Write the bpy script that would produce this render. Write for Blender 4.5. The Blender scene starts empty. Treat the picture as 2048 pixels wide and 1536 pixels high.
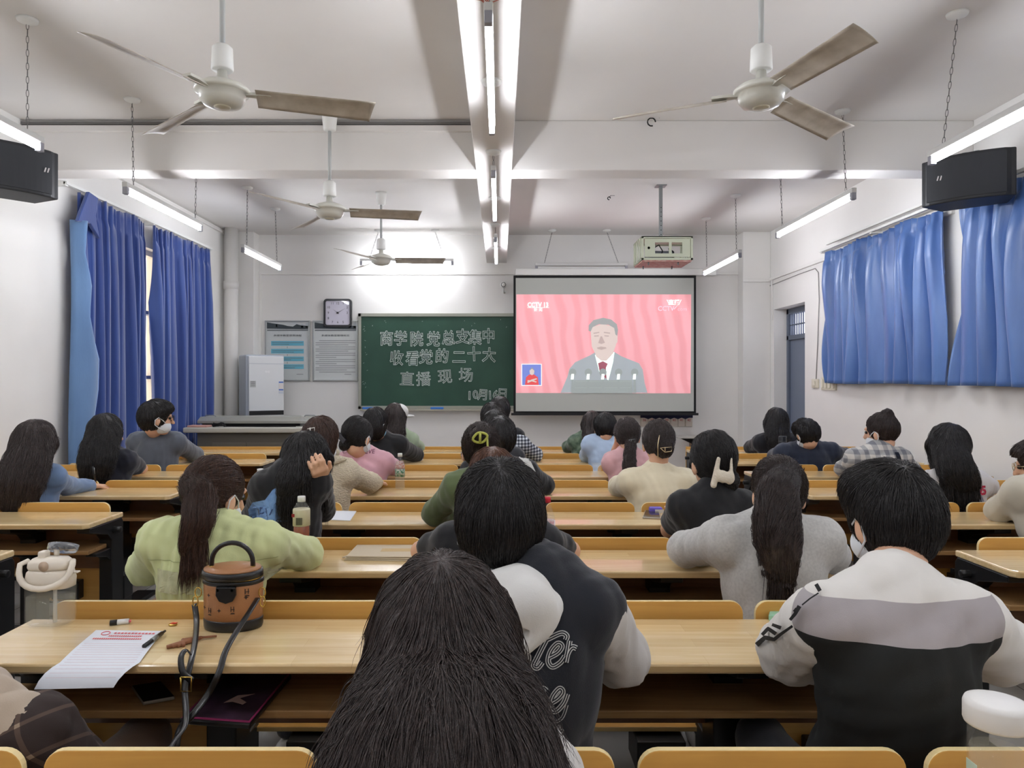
import bpy, math, random
import numpy as np
from math import sin, cos, pi, radians
from mathutils import Vector, Matrix
random.seed(7); np.random.seed(7)
scene = bpy.context.scene
COL = scene.collection
F = 1440.0; CZ = 1.42; DESK = 0.748
# ------------------------------------------------------------ camera, world, exposure
cam = bpy.data.cameras.new('camera'); co = bpy.data.objects.new('camera', cam); COL.objects.link(co)
co.location = (0, 0, CZ); co.rotation_euler = (pi/2, 0, 0)
cam.sensor_width = 36; cam.lens = 36*F/2048; cam.shift_x = 24/2048; cam.shift_y = -8/2048
cam.clip_start = 0.03; scene.camera = co
w = bpy.data.worlds.new('daylight'); scene.world = w; w.use_nodes = True
w.node_tree.nodes['Background'].inputs[0].default_value = (1.0, 0.84, 0.66, 1)
w.node_tree.nodes['Background'].inputs[1].default_value = 1.5
scene.view_settings.view_transform = 'Standard'; scene.view_settings.look = 'None'
scene.view_settings.exposure = 1.05; scene.view_settings.gamma = 1.0
scene.view_settings.use_curve_mapping = False
TUBE = 34.0          # radiance of the fluorescent tubes
SCREEN = 0.20        # light of the projected picture

# ------------------------------------------------------------ helpers
def lin(c):
    return tuple(((v/255)/12.92 if v/255 <= .04045 else ((v/255+.055)/1.055)**2.4) for v in c)
MATS = {}
def mat(name, c=(200,200,200), rough=.6, metal=0, spec=.5, bump=None, coat=0, trans=0, emit=0, ior=1.45, sheen=0, var=None, alpha=1, stretch=None, coatr=.1):
    if name in MATS: return MATS[name]
    m = bpy.data.materials.new(name); m.use_nodes = True; nt = m.node_tree; b = nt.nodes['Principled BSDF']
    L = lin(c); b.inputs['Base Color'].default_value = (*L, 1)
    b.inputs['Roughness'].default_value = rough; b.inputs['Metallic'].default_value = metal
    b.inputs['Specular IOR Level'].default_value = spec; b.inputs['Coat Weight'].default_value = coat
    b.inputs['Coat Roughness'].default_value = coatr
    b.inputs['Transmission Weight'].default_value = trans; b.inputs['IOR'].default_value = ior
    b.inputs['Sheen Weight'].default_value = sheen; b.inputs['Alpha'].default_value = alpha
    if emit:
        b.inputs['Emission Color'].default_value = (*L, 1); b.inputs['Emission Strength'].default_value = emit
    if bump or var:
        tc = nt.nodes.new('ShaderNodeTexCoord'); src = tc.outputs['Object']
        if stretch:
            mp = nt.nodes.new('ShaderNodeMapping'); mp.inputs['Scale'].default_value = stretch
            nt.links.new(src, mp.inputs[0]); src = mp.outputs[0]
    if bump:
        n = nt.nodes.new('ShaderNodeTexNoise'); n.inputs['Scale'].default_value = bump[0]; n.inputs['Detail'].default_value = 4
        bp = nt.nodes.new('ShaderNodeBump'); bp.inputs['Strength'].default_value = bump[1]; bp.inputs['Distance'].default_value = bump[2] if len(bump) > 2 else .002
        nt.links.new(src, n.inputs['Vector']); nt.links.new(n.outputs['Fac'], bp.inputs['Height']); nt.links.new(bp.outputs[0], b.inputs['Normal'])
    if var:   # (scale, second colour)
        n = nt.nodes.new('ShaderNodeTexNoise'); n.inputs['Scale'].default_value = var[0]; n.inputs['Detail'].default_value = 5
        r = nt.nodes.new('ShaderNodeValToRGB'); r.color_ramp.elements[0].position = .38; r.color_ramp.elements[1].position = .68
        r.color_ramp.elements[0].color = (*L, 1); r.color_ramp.elements[1].color = (*lin(var[1]), 1)
        nt.links.new(src, n.inputs['Vector']); nt.links.new(n.outputs['Fac'], r.inputs[0]); nt.links.new(r.outputs[0], b.inputs['Base Color'])
    MATS[name] = m; return m

def wood(name, c1, c2, rough=.35, coat=.3, block=False, grain=1.0, coatr=.12):
    if name in MATS: return MATS[name]
    m = mat(name, c1, rough, coat=coat, coatr=coatr); nt = m.node_tree; b = nt.nodes['Principled BSDF']
    tc = nt.nodes.new('ShaderNodeTexCoord'); oi = nt.nodes.new('ShaderNodeObjectInfo')
    add = nt.nodes.new('ShaderNodeVectorMath'); add.operation = 'ADD'
    sc = nt.nodes.new('ShaderNodeMath'); sc.operation = 'MULTIPLY'; sc.inputs[1].default_value = 17
    nt.links.new(oi.outputs['Random'], sc.inputs[0]); nt.links.new(tc.outputs['Object'], add.inputs[0]); nt.links.new(sc.outputs[0], add.inputs[1])
    mp = nt.nodes.new('ShaderNodeMapping'); mp.inputs['Scale'].default_value = (1.6, 26, 26)
    nt.links.new(add.outputs[0], mp.inputs[0])
    n = nt.nodes.new('ShaderNodeTexNoise'); n.inputs['Scale'].default_value = 2.2; n.inputs['Detail'].default_value = 6; n.inputs['Distortion'].default_value = .6
    nt.links.new(mp.outputs[0], n.inputs['Vector'])
    r = nt.nodes.new('ShaderNodeValToRGB'); r.color_ramp.elements[0].position = .5-.2/grain; r.color_ramp.elements[1].position = .5+.22/grain
    r.color_ramp.elements[0].color = (*lin(c2), 1); r.color_ramp.elements[1].color = (*lin(c1), 1)
    nt.links.new(n.outputs['Fac'], r.inputs[0]); out = r.outputs[0]
    if block:
        bt = nt.nodes.new('ShaderNodeTexBrick'); bt.inputs['Scale'].default_value = 1; bt.inputs['Brick Width'].default_value = .33; bt.inputs['Row Height'].default_value = .055
        bt.inputs['Mortar Size'].default_value = .0004; bt.inputs['Color1'].default_value = (1, 1, 1, 1); bt.inputs['Color2'].default_value = (.78, .72, .62, 1); bt.inputs['Mortar'].default_value = (.7, .62, .5, 1)
        nt.links.new(tc.outputs['Object'], bt.inputs['Vector'])
        mx = nt.nodes.new('ShaderNodeMix'); mx.data_type = 'RGBA'; mx.blend_type = 'MULTIPLY'; mx.inputs['Factor'].default_value = .6
        nt.links.new(out, mx.inputs['A']); nt.links.new(bt.outputs['Color'], mx.inputs['B']); out = mx.outputs['Result']
    nt.links.new(out, b.inputs['Base Color']); return m

def mixbands(name, base, bands, axis=2, rough=.85):
    """cloth in colour blocks: bands = [(upper limit, colour)] along the object's own axis"""
    m = mat(name, base, rough, bump=(500, .15)); nt = m.node_tree; b = nt.nodes['Principled BSDF']
    tc = nt.nodes.new('ShaderNodeTexCoord'); sp = nt.nodes.new('ShaderNodeSeparateXYZ'); nt.links.new(tc.outputs['Object'], sp.inputs[0])
    out = None; col = (*lin(base), 1)
    for lim, c in sorted(bands, key=lambda t: -t[0]):
        lt = nt.nodes.new('ShaderNodeMath'); lt.operation = 'LESS_THAN'; lt.inputs[1].default_value = lim; nt.links.new(sp.outputs[axis], lt.inputs[0])
        mx = nt.nodes.new('ShaderNodeMix'); mx.data_type = 'RGBA'; nt.links.new(lt.outputs[0], mx.inputs['Factor'])
        if out: nt.links.new(out, mx.inputs['A'])
        else: mx.inputs['A'].default_value = col
        mx.inputs['B'].default_value = (*lin(c), 1); out = mx.outputs['Result']
    nt.links.new(out, b.inputs['Base Color']); return m

def plaid(name, base, c2, size, line=.5, c3=None, rough=.9, rot=(0,0,0)):
    """woven checks in the cloth's own coordinates"""
    m = mat(name, base, rough, bump=(600, .15)); nt = m.node_tree; b = nt.nodes['Principled BSDF']
    tc = nt.nodes.new('ShaderNodeTexCoord'); mp = nt.nodes.new('ShaderNodeMapping'); mp.inputs['Rotation'].default_value = rot
    nt.links.new(tc.outputs['Object'], mp.inputs[0]); sp = nt.nodes.new('ShaderNodeSeparateXYZ'); nt.links.new(mp.outputs[0], sp.inputs[0])
    fs = []
    for ax in (0, 2):
        a = nt.nodes.new('ShaderNodeMath'); a.operation = 'MULTIPLY'; a.inputs[1].default_value = 1/size; nt.links.new(sp.outputs[ax], a.inputs[0])
        f = nt.nodes.new('ShaderNodeMath'); f.operation = 'FRACT'; nt.links.new(a.outputs[0], f.inputs[0])
        l = nt.nodes.new('ShaderNodeMath'); l.operation = 'LESS_THAN'; l.inputs[1].default_value = line; nt.links.new(f.outputs[0], l.inputs[0]); fs.append(l)
    s = nt.nodes.new('ShaderNodeMath'); s.operation = 'ADD'; nt.links.new(fs[0].outputs[0], s.inputs[0]); nt.links.new(fs[1].outputs[0], s.inputs[1])
    h = nt.nodes.new('ShaderNodeMath'); h.operation = 'MULTIPLY'; h.inputs[1].default_value = .5; nt.links.new(s.outputs[0], h.inputs[0])
    r = nt.nodes.new('ShaderNodeValToRGB'); r.color_ramp.interpolation = 'CONSTANT'
    mid = c3 or tuple((a+b_)/2 for a, b_ in zip(base, c2))
    r.color_ramp.elements[0].color = (*lin(base), 1); r.color_ramp.elements[1].position = .9; r.color_ramp.elements[1].color = (*lin(c2), 1)
    e = r.color_ramp.elements.new(.4); e.color = (*lin(mid), 1)
    nt.links.new(h.outputs[0], r.inputs[0]); nt.links.new(r.outputs[0], b.inputs['Base Color']); return m

WL = {}     # world position of every parent
def wl(o): return WL.get(o.name, Vector((0, 0, 0)))
def tag(o, label, cat, group=None, kind=None):
    if label: o['label'] = label
    if cat: o['category'] = cat
    if group: o['group'] = group
    if kind: o['kind'] = kind
    return o
def empty(name, loc, label=None, cat=None, group=None, rz=0):
    o = bpy.data.objects.new(name, None); COL.objects.link(o); o.location = loc; o.rotation_euler[2] = rz; WL[o.name] = Vector(loc)
    o.empty_display_size = .05
    return tag(o, label, cat, group)
def link(name, me, m=None, parent=None, loc=(0, 0, 0), label=None):
    o = bpy.data.objects.new(name, me); COL.objects.link(o); o.location = loc
    if m and not me.materials: me.materials.append(m)
    if parent: o.parent = parent
    WL[o.name] = wl(parent)+Vector(loc) if parent else Vector(loc)
    if label: o['label'] = label
    return o
def np_mesh(name, V, Fs, smooth=False):
    me = bpy.data.meshes.new(name); V = np.asarray(V, dtype=np.float32)
    if isinstance(Fs, np.ndarray):
        n, k = Fs.shape; me.vertices.add(len(V)); me.vertices.foreach_set('co', V.ravel())
        me.loops.add(n*k); me.loops.foreach_set('vertex_index', Fs.astype(np.int32).ravel())
        me.polygons.add(n); me.polygons.foreach_set('loop_start', np.arange(0, n*k, k, dtype=np.int32))
        me.update(calc_edges=True); me.validate()
    else:
        me.from_pydata(V.tolist(), [], Fs); me.update()
    if smooth: me.polygons.foreach_set('use_smooth', [True]*len(me.polygons))
    return me

class MB:
    def __init__(s): s.v = []; s.f = []; s.sm = []
    def add(s, V, Fs, smooth=False):
        n = len(s.v); s.v += [tuple(p) for p in V]; s.f += [tuple(i+n for i in f) for f in Fs]; s.sm += [smooth]*len(Fs); return s
    def box(s, x0, x1, y0, y1, z0, z1):
        V = [(x, y, z) for x in (x0, x1) for y in (y0, y1) for z in (z0, z1)]
        return s.add(V, [(0,1,3,2),(4,6,7,5),(0,4,5,1),(2,3,7,6),(0,2,6,4),(1,5,7,3)])
    def tube(s, pts, r, n=8, cap=True, flat=None, up=(0, 0, 1)):
        pts = [Vector(p) for p in pts]; V = []; Fs = []; pr = None
        rs = r if isinstance(r, (list, tuple)) else [r]*len(pts)
        for i, p in enumerate(pts):
            t = (pts[min(i+1, len(pts)-1)]-pts[max(i-1, 0)]).normalized()
            if pr is None:
                u = Vector(up)
                if abs(u.dot(t)) > .95: u = Vector((1, 0, 0))
                a = (u-t*u.dot(t)).normalized()
            else: a = (pr-t*pr.dot(t)).normalized()
            pr = a; b = t.cross(a)
            for k in range(n):
                th = 2*pi*k/n+pi/n; fa, fb = (flat if flat else (1, 1))
                V.append(p+a*cos(th)*rs[i]*fa+b*sin(th)*rs[i]*fb)
        for i in range(len(pts)-1):
            for k in range(n): Fs.append((i*n+k, i*n+(k+1) % n, (i+1)*n+(k+1) % n, (i+1)*n+k))
        if cap: Fs += [tuple(range(n))[::-1], tuple((len(pts)-1)*n+k for k in range(n))]
        return s.add(V, Fs, n > 5)
    def lathe(s, prof, c=(0, 0, 0), n=24, sx=1, sy=1, power=2, axis='z'):
        V = []; Fs = []
        for (r, z) in prof:
            for k in range(n):
                th = 2*pi*k/n; ca, sa = cos(th), sin(th); q = (abs(ca)**power+abs(sa)**power)**(-1/power)
                x, y = r*sx*ca*q, r*sy*sa*q
                p = (x, y, z) if axis == 'z' else ((x, -z, y) if axis == 'y' else (z, x, y))
                V.append((c[0]+p[0], c[1]+p[1], c[2]+p[2]))
        m = len(prof)
        for i in range(m-1):
            for k in range(n): Fs.append((i*n+k, i*n+(k+1) % n, (i+1)*n+(k+1) % n, (i+1)*n+k))
        if prof[0][0] > 1e-5: Fs.append(tuple(range(n))[::-1])
        if prof[-1][0] > 1e-5: Fs.append(tuple((m-1)*n+k for k in range(n)))
        return s.add(V, Fs, True)
    def prism(s, poly, a0, a1, axis='y'):
        """poly in the plane across the axis, pushed out from a0 to a1"""
        n = len(poly)
        f = {'y': lambda p, a: (p[0], a, p[1]), 'x': lambda p, a: (a, p[0], p[1]), 'z': lambda p, a: (p[0], p[1], a)}[axis]
        V = [f(p, a0) for p in poly]+[f(p, a1) for p in poly]
        return s.add(V, [tuple(range(n)), tuple(range(2*n-1, n-1, -1))]+[(i, i+n, (i+1) % n+n, (i+1) % n) for i in range(n)])
    def xf(s, M, start=0):
        s.v[start:] = [tuple(M @ Vector(p)) for p in s.v[start:]]; return s
    def build(s, name, m, parent=None, bevel=0, label=None, local=False, seg=2):
        o0 = wl(parent) if (parent and not local) else Vector((0, 0, 0))
        me = bpy.data.meshes.new(name); me.from_pydata([(p[0]-o0.x, p[1]-o0.y, p[2]-o0.z) for p in s.v], [], s.f); me.update()
        me.polygons.foreach_set('use_smooth', s.sm)
        ob = link(name, me, m, parent, label=label)
        if bevel:
            bv = ob.modifiers.new('bevel', 'BEVEL'); bv.width = bevel; bv.segments = seg; bv.limit_method = 'ANGLE'; bv.angle_limit = radians(40)
        return ob
def rrect(x0, x1, z0, z1, r, top=True, bottom=True, n=5):
    P = []
    for cx, cz, a0, on in ((x1-r, z1-r, 0, top), (x0+r, z1-r, 90, top), (x0+r, z0+r, 180, bottom), (x1-r, z0+r, 270, bottom)):
        if on:
            for i in range(n+1): a = radians(a0+90*i/n); P.append((cx+r*cos(a), cz+r*sin(a)))
        else: P.append({0: (x1, z1), 90: (x0, z1), 180: (x0, z0), 270: (x1, z0)}[a0])
    return P
def P(px, py, d): return Vector(((px-1000)*d/F, d, CZ-(py-760)*d/F))
def desk(px, py, h=DESK):
    d = (CZ-h)*F/(py-760); return Vector(((px-1000)*d/F, d, h))
def struct(o, name=None):
    o['kind'] = 'structure'; return o

TXT = {}
def text_mesh(s, size, outline=0, extrude=0, shear=0, align='CENTER', offset=0):
    c = bpy.data.curves.new('t', 'FONT'); c.body = s; c.size = size; c.shear = shear; c.align_x = align; c.align_y = 'CENTER'; c.resolution_u = 2
    c.offset = offset
    if outline: c.fill_mode = 'NONE'; c.bevel_depth = outline; c.bevel_resolution = 0
    else: c.extrude = extrude
    o = bpy.data.objects.new('t', c); COL.objects.link(o); dg = bpy.context.evaluated_depsgraph_get()
    me = bpy.data.meshes.new_from_object(o.evaluated_get(dg))
    V = np.array([v.co[:] for v in me.vertices]); Fs = [tuple(p.vertices) for p in me.polygons]
    bpy.data.objects.remove(o); bpy.data.curves.remove(c); bpy.data.meshes.remove(me)
    return (V if len(V) else np.zeros((0, 3))), Fs
def text(name, s, size, loc, m, parent, outline=0, extrude=.0006, shear=0, rot=0, wide=1, axis='y', align='CENTER', offset=0):
    V, Fs = text_mesh(s, size, outline, extrude, shear, align, offset); o0 = wl(parent) if parent else Vector((0, 0, 0)); mb = MB()
    ca, sa = cos(rot), sin(rot); out = []
    for x, y, z in V:
        x *= wide; x, y = x*ca-y*sa, x*sa+y*ca
        q = {'y': (x, -z, y), '-x': (-z, -x, y), '+x': (z, x, y), 'z': (x, y, z)}[axis]
        out.append((q[0]+loc[0], q[1]+loc[1], q[2]+loc[2]))
    mb.add(out, Fs); return mb.build(name, m, parent)

# ------------------------------------------------------------ signed-distance sculpting
def _cap(X, Y, Z, a, b, ra, rb, s=(1, 1, 1)):
    x, y, z = X/s[0], Y/s[1], Z/s[2]; a = [a[i]/s[i] for i in range(3)]; b = [b[i]/s[i] for i in range(3)]
    dx, dy, dz = b[0]-a[0], b[1]-a[1], b[2]-a[2]; L = dx*dx+dy*dy+dz*dz+1e-9
    t = np.clip(((x-a[0])*dx+(y-a[1])*dy+(z-a[2])*dz)/L, 0, 1)
    d = np.sqrt((x-a[0]-t*dx)**2+(y-a[1]-t*dy)**2+(z-a[2]-t*dz)**2)-(ra+(rb-ra)*t)
    return d*min(s)
def _ell(X, Y, Z, c, r, R=None):
    x, y, z = X-c[0], Y-c[1], Z-c[2]
    if R is not None:
        x, y, z = (x*R[0][0]+y*R[1][0]+z*R[2][0], x*R[0][1]+y*R[1][1]+z*R[2][1], x*R[0][2]+y*R[1][2]+z*R[2][2])
    k0 = np.sqrt((x/r[0])**2+(y/r[1])**2+(z/r[2])**2); k1 = np.sqrt((x/r[0]**2)**2+(y/r[1]**2)**2+(z/r[2]**2)**2)+1e-9
    return k0*(k0-1)/k1
def cap(a, b, ra, rb=None, s=(1, 1, 1), k=None, cut=False):
    rb = ra if rb is None else rb; a = tuple(a); b = tuple(b)
    lo = [min(a[i]-ra*s[i], b[i]-rb*s[i]) for i in range(3)]; hi = [max(a[i]+ra*s[i], b[i]+rb*s[i]) for i in range(3)]
    return dict(f=lambda X, Y, Z: _cap(X, Y, Z, a, b, ra, rb, s), lo=lo, hi=hi, k=k, cut=cut)
def ell(c, r, R=None, k=None, cut=False):
    c = tuple(c); m = max(r)
    e = [m]*3 if R is not None else list(r)
    return dict(f=lambda X, Y, Z: _ell(X, Y, Z, c, r, R), lo=[c[i]-e[i] for i in range(3)], hi=[c[i]+e[i] for i in range(3)], k=k, cut=cut)
def chainp(nodes, s=(1, 1, 1), k=.04, sub=3, cut=False):
    """a smooth tapering lock through nodes [(point, radius)]"""
    P4 = [(*p, r) for p, r in nodes]; out = []
    for i in range(len(P4)-1):
        a, b, c, d = [np.array(P4[j]) for j in (max(i-1, 0), i, i+1, min(i+2, len(P4)-1))]
        for q in range(sub):
            u = q/sub; out.append(.5*((2*b)+(-a+c)*u+(2*a-5*b+4*c-d)*u*u+(-a+3*b-3*c+d)*u*u*u))
    out.append(np.array(P4[-1])); segs = list(zip(out, out[1:]))
    lo = [min(o[i]-o[3]*s[i] for o in out) for i in range(3)]; hi = [max(o[i]+o[3]*s[i] for o in out) for i in range(3)]
    def f(X, Y, Z):
        D = None
        for a, b in segs:
            d = _cap(X, Y, Z, a[:3], b[:3], a[3], b[3], s); D = d if D is None else np.minimum(D, d)
        return D
    return dict(f=f, lo=lo, hi=hi, k=k, cut=cut)
def smin(a, b, k):
    h = np.maximum(k-np.abs(a-b), 0)/k; return np.minimum(a, b)-h*h*k*.25
def waves(seed, n=5, lo=20, hi=60, st=(1, 1, .5)):
    r = np.random.RandomState(seed); K = r.normal(size=(n, 3)); K /= np.linalg.norm(K, axis=1)[:, None]
    K *= r.uniform(lo, hi, n)[:, None]*np.array(st); return K, r.uniform(0, 6.3, n)
def fold(X, Y, Z, W):
    K, ph = W; out = 0; wx = .5*np.sin(Z*23+X*9); 
    for (kx, ky, kz), p in zip(K, ph): out = out+(1-np.abs(np.sin(.5*(kx*X+ky*Y+kz*Z+p+wx)))*2)
    return out/len(K)
def field(prims, X, Y, Z, k, wv=None, amp=0):
    D = None
    for p in prims:
        d = p['f'](X, Y, Z); kk = p['k'] or k
        if p['cut']: D = -smin(-D, d, kk)
        else: D = d if D is None else smin(D, d, kk)
    if amp: D = D+amp*fold(X, Y, Z, wv)
    return D
def grid_sdf(prims, h, k, wv=None, amp=0):
    pos = [p for p in prims if not p['cut']]
    lo = np.min([p['lo'] for p in pos], axis=0)-3*h-amp-.006; hi = np.max([p['hi'] for p in pos], axis=0)+3*h+amp+.006
    ax = [np.arange(lo[i], hi[i]+h, h) for i in range(3)]; sh = [len(a) for a in ax]
    D = np.full(sh, .2, dtype=np.float32)
    for p in prims:
        kk = p['k'] or k; pad = kk+h*2+.01; sl = []
        for i in range(3):
            i0 = max(0, int((p['lo'][i]-pad-lo[i])/h)); i1 = min(sh[i], int((p['hi'][i]+pad-lo[i])/h)+2); sl.append(slice(i0, max(i0, i1)))
        if any(s.stop <= s.start for s in sl): continue
        X = ax[0][sl[0]][:, None, None]; Y = ax[1][sl[1]][None, :, None]; Z = ax[2][sl[2]][None, None, :]
        d = p['f'](X, Y, Z).astype(np.float32); S = tuple(sl)
        D[S] = -smin(-D[S], d, kk) if p['cut'] else smin(D[S], d, kk)
    if amp: D = D+(amp*fold(ax[0][:, None, None], ax[1][None, :, None], ax[2][None, None, :], wv)).astype(np.float32)
    D[0], D[-1], D[:, 0], D[:, -1], D[:, :, 0], D[:, :, -1] = .1, .1, .1, .1, .1, .1
    return D, lo
def nets(D, lo, h):
    S = D < 0; n = S[:-1,:-1,:-1].astype(np.int8)
    cs = [(i, j, k) for i in (0,1) for j in (0,1) for k in (0,1)]
    sh = D.shape
    def sub(A, o): return A[o[0]:sh[0]-1+o[0], o[1]:sh[1]-1+o[1], o[2]:sh[2]-1+o[2]]
    cnt = sum(sub(S, c).astype(np.int8) for c in cs); mixed = (cnt > 0) & (cnt < 8)
    C = np.argwhere(mixed); idx = np.full(mixed.shape, -1, dtype=np.int64); idx[mixed] = np.arange(len(C))
    acc = np.zeros((len(C), 3)); num = np.zeros(len(C))
    for ax in range(3):
        for c in cs:
            if c[ax]: continue
            e = list(c); e[ax] = 1
            a = D[C[:,0]+c[0], C[:,1]+c[1], C[:,2]+c[2]]; b = D[C[:,0]+e[0], C[:,1]+e[1], C[:,2]+e[2]]
            m = (a < 0) != (b < 0); t = np.where(m, a/(a-b+1e-12), 0)
            for q in range(3): acc[:, q] += np.where(m, (t if q == ax else c[q]), 0)
            num += m
    V = (C+acc/num[:, None])*h+lo; Q = []
    for ax in range(3):
        u, v = [(1, 2), (2, 0), (0, 1)][ax]
        s0 = [slice(None)]*3; s1 = [slice(None)]*3; s0[ax] = slice(0, -1); s1[ax] = slice(1, None)
        for q in (u, v): s0[q] = slice(1, -1); s1[q] = slice(1, -1)
        A = S[tuple(s0)]; B = S[tuple(s1)]; E = np.argwhere(A != B); fl = A[A != B]
        off = np.zeros(3, int); off[u] = 1; off[v] = 1; G = E+off
        def g(du, dv):
            H = G.copy(); H[:, u] += du; H[:, v] += dv; return idx[H[:,0], H[:,1], H[:,2]]
        q = np.stack([g(-1,-1), g(0,-1), g(0,0), g(-1,0)], 1)
        q[~fl] = q[~fl][:, ::-1]; Q.append(q)
    Q = np.concatenate(Q); Q = Q[(Q >= 0).all(1)]
    return V, Q
def sculpt(name, prims, h, m, parent, k=.03, seed=0, amp=0, flo=20, fhi=60, st=(1, 1, .5), label=None):
    wv = waves(seed, 5, flo, fhi, st) if amp else None
    D, lo = grid_sdf(prims, h, k, wv, amp); V, Q = nets(D, lo, h)
    o0 = wl(parent); me = np_mesh(name, V-np.array(o0), Q, True)
    ob = link(name, me, m, parent, label=label)
    fld = lambda X, Y, Z: field(prims, X, Y, Z, k, wv, amp)
    return ob, V, Q, fld
def project(pts, fld, y0, y1, off=.002):
    """march points (x,z) along +y from y0 onto a sculpted surface"""
    X = np.array([p[0] for p in pts], float); Z = np.array([p[1] for p in pts], float); Y = np.full(len(X), float(y0)); done = np.zeros(len(X), bool)
    for i in range(90):
        d = fld(X, Y, Z); done |= (d < off+.0004); Y = np.where(done, Y, np.minimum(Y+np.maximum((d-off)*.6, .0004), y1))
    return np.stack([X, Y, Z], 1), done
def decal(name, V2, Fs, fld, y0, y1, m, parent, off=.0025, label=None):
    Pt, ok = project(V2, fld, y0, y1, off); Fs = [f for f in Fs if all(ok[i] for i in f)]
    mb = MB(); mb.add([tuple(p) for p in Pt], Fs); return mb.build(name, m, parent, label=label)
def px_decal(name, V2, Fs, fld, t0, t1, m, parent, off=.0025):
    """lay a flat print, drawn as seen from the seat behind, onto a sculpted cloth surface"""
    n = len(V2); D = np.array([((a-1000)/F, 1.0, -(b-760)/F) for a, b in V2]); O = np.array([0, 0, CZ]); t = np.full(n, float(t0)); ok = np.zeros(n, bool)
    for i in range(110):
        p = O+D*t[:, None]; d = fld(*p.T); ok |= d < off+.0005; t = np.where(ok, t, np.minimum(t+np.maximum((d-off)*.5, .0004), t1))
    Pt = O+D*t[:, None]; Fs = [f for f in Fs if all(ok[i] for i in f)]
    mb = MB(); mb.add([tuple(p) for p in Pt], Fs); return mb.build(name, m, parent)
def decal_text(name, s, size, cx, cz, fld, y0, y1, m, parent, outline=0, shear=0, wide=1, offset=0, rot=0):
    V, Fs = text_mesh(s, size, outline, 0, shear, 'CENTER', offset)
    if not len(V): return
    ca, sa = cos(rot), sin(rot)
    V2 = [((x*wide)*ca-y*sa+cx, (x*wide)*sa+y*ca+cz) for x, y, z in V]; return decal(name, V2, Fs, fld, y0, y1, m, parent)
def refine(poly, n): # closed polygon fan grid for decals
    P_ = []
    for i in range(len(poly)):
        a = poly[i]; b = poly[(i+1) % len(poly)]
        for j in range(n): P_.append((a[0]+(b[0]-a[0])*j/n, a[1]+(b[1]-a[1])*j/n))
    c = (sum(p[0] for p in P_)/len(P_), sum(p[1] for p in P_)/len(P_)); V = []; R = 6; Fs = []; N = len(P_)
    for r in range(1, R+1): V += [(c[0]+(p[0]-c[0])*r/R, c[1]+(p[1]-c[1])*r/R) for p in P_]
    V.append(c); ci = len(V)-1
    for i in range(N): Fs.append((ci, i, (i+1) % N))
    for r in range(R-1):
        for i in range(N): Fs.append((r*N+i, (r+1)*N+i, (r+1)*N+(i+1) % N, r*N+(i+1) % N))
    return V, Fs

def strands(name, V, Q, fld, flow, n, steps, step, rad, m, parent, seed=1, lift=.004, tip=.012, keep=None, lenvar=.5, hang=-9):
    r = np.random.RandomState(seed); q = r.randint(0, len(Q), n); w4 = r.dirichlet((1,1,1,1), n)
    p = (V[Q[q]]*w4[:, :, None]).sum(1)
    if keep is not None: p = p[keep(p)]
    n = len(p); off = r.uniform(.0, lift, n); curl = r.uniform(-1, 1, (n, 3))*.12; L = 1-lenvar*r.uniform(0, 1, n)**1.5
    out = np.zeros((n, steps, 3)); e = .002; tipo = (r.uniform(0, 1, n)**4)*tip
    for i in range(steps):
        out[:, i] = p
        X, Y, Z = p.T
        g = np.stack([fld(X+e, Y, Z)-fld(X-e, Y, Z), fld(X, Y+e, Z)-fld(X, Y-e, Z), fld(X, Y, Z+e)-fld(X, Y, Z-e)], 1)
        g /= np.linalg.norm(g, axis=1)[:, None]+1e-9
        d = flow(p)+curl; d -= g*(d*g).sum(1)[:, None]; d /= np.linalg.norm(d, axis=1)[:, None]+1e-9
        free = (g[:, 2] < -.45) & (p[:, 2] < hang); d = np.where(free[:, None], np.array([0, 0, -1.])+curl*1.2, d); p = p+d*(step*L)[:, None]*np.where(free, .55, 1)[:, None]; s = fld(*p.T); t = (i+1)/steps
        tgt = off*(.3+.7*min(1, t*3))+tipo*t*t
        p = p-g*np.where(free, 0, np.clip(s-tgt, -.03, .012))[:, None]
    o0 = np.array(wl(parent)); cu = bpy.data.hair_curves.new(name); cu.add_curves([steps]*n)
    cu.attributes['position'].data.foreach_set('vector', (out-o0).astype(np.float32).ravel())
    ra = cu.attributes.get('radius') or cu.attributes.new('radius', 'FLOAT', 'POINT')
    prof = np.minimum(1, (1-np.linspace(0, 1, steps))*2.2+.12)
    ra.data.foreach_set('value', (rad*np.tile(prof, n)).astype(np.float32)); cu.materials.append(m)
    o = bpy.data.objects.new(name, cu); COL.objects.link(o); o.parent = parent; WL[o.name] = wl(parent)
    o['kind'] = 'stuff'; return o
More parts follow.
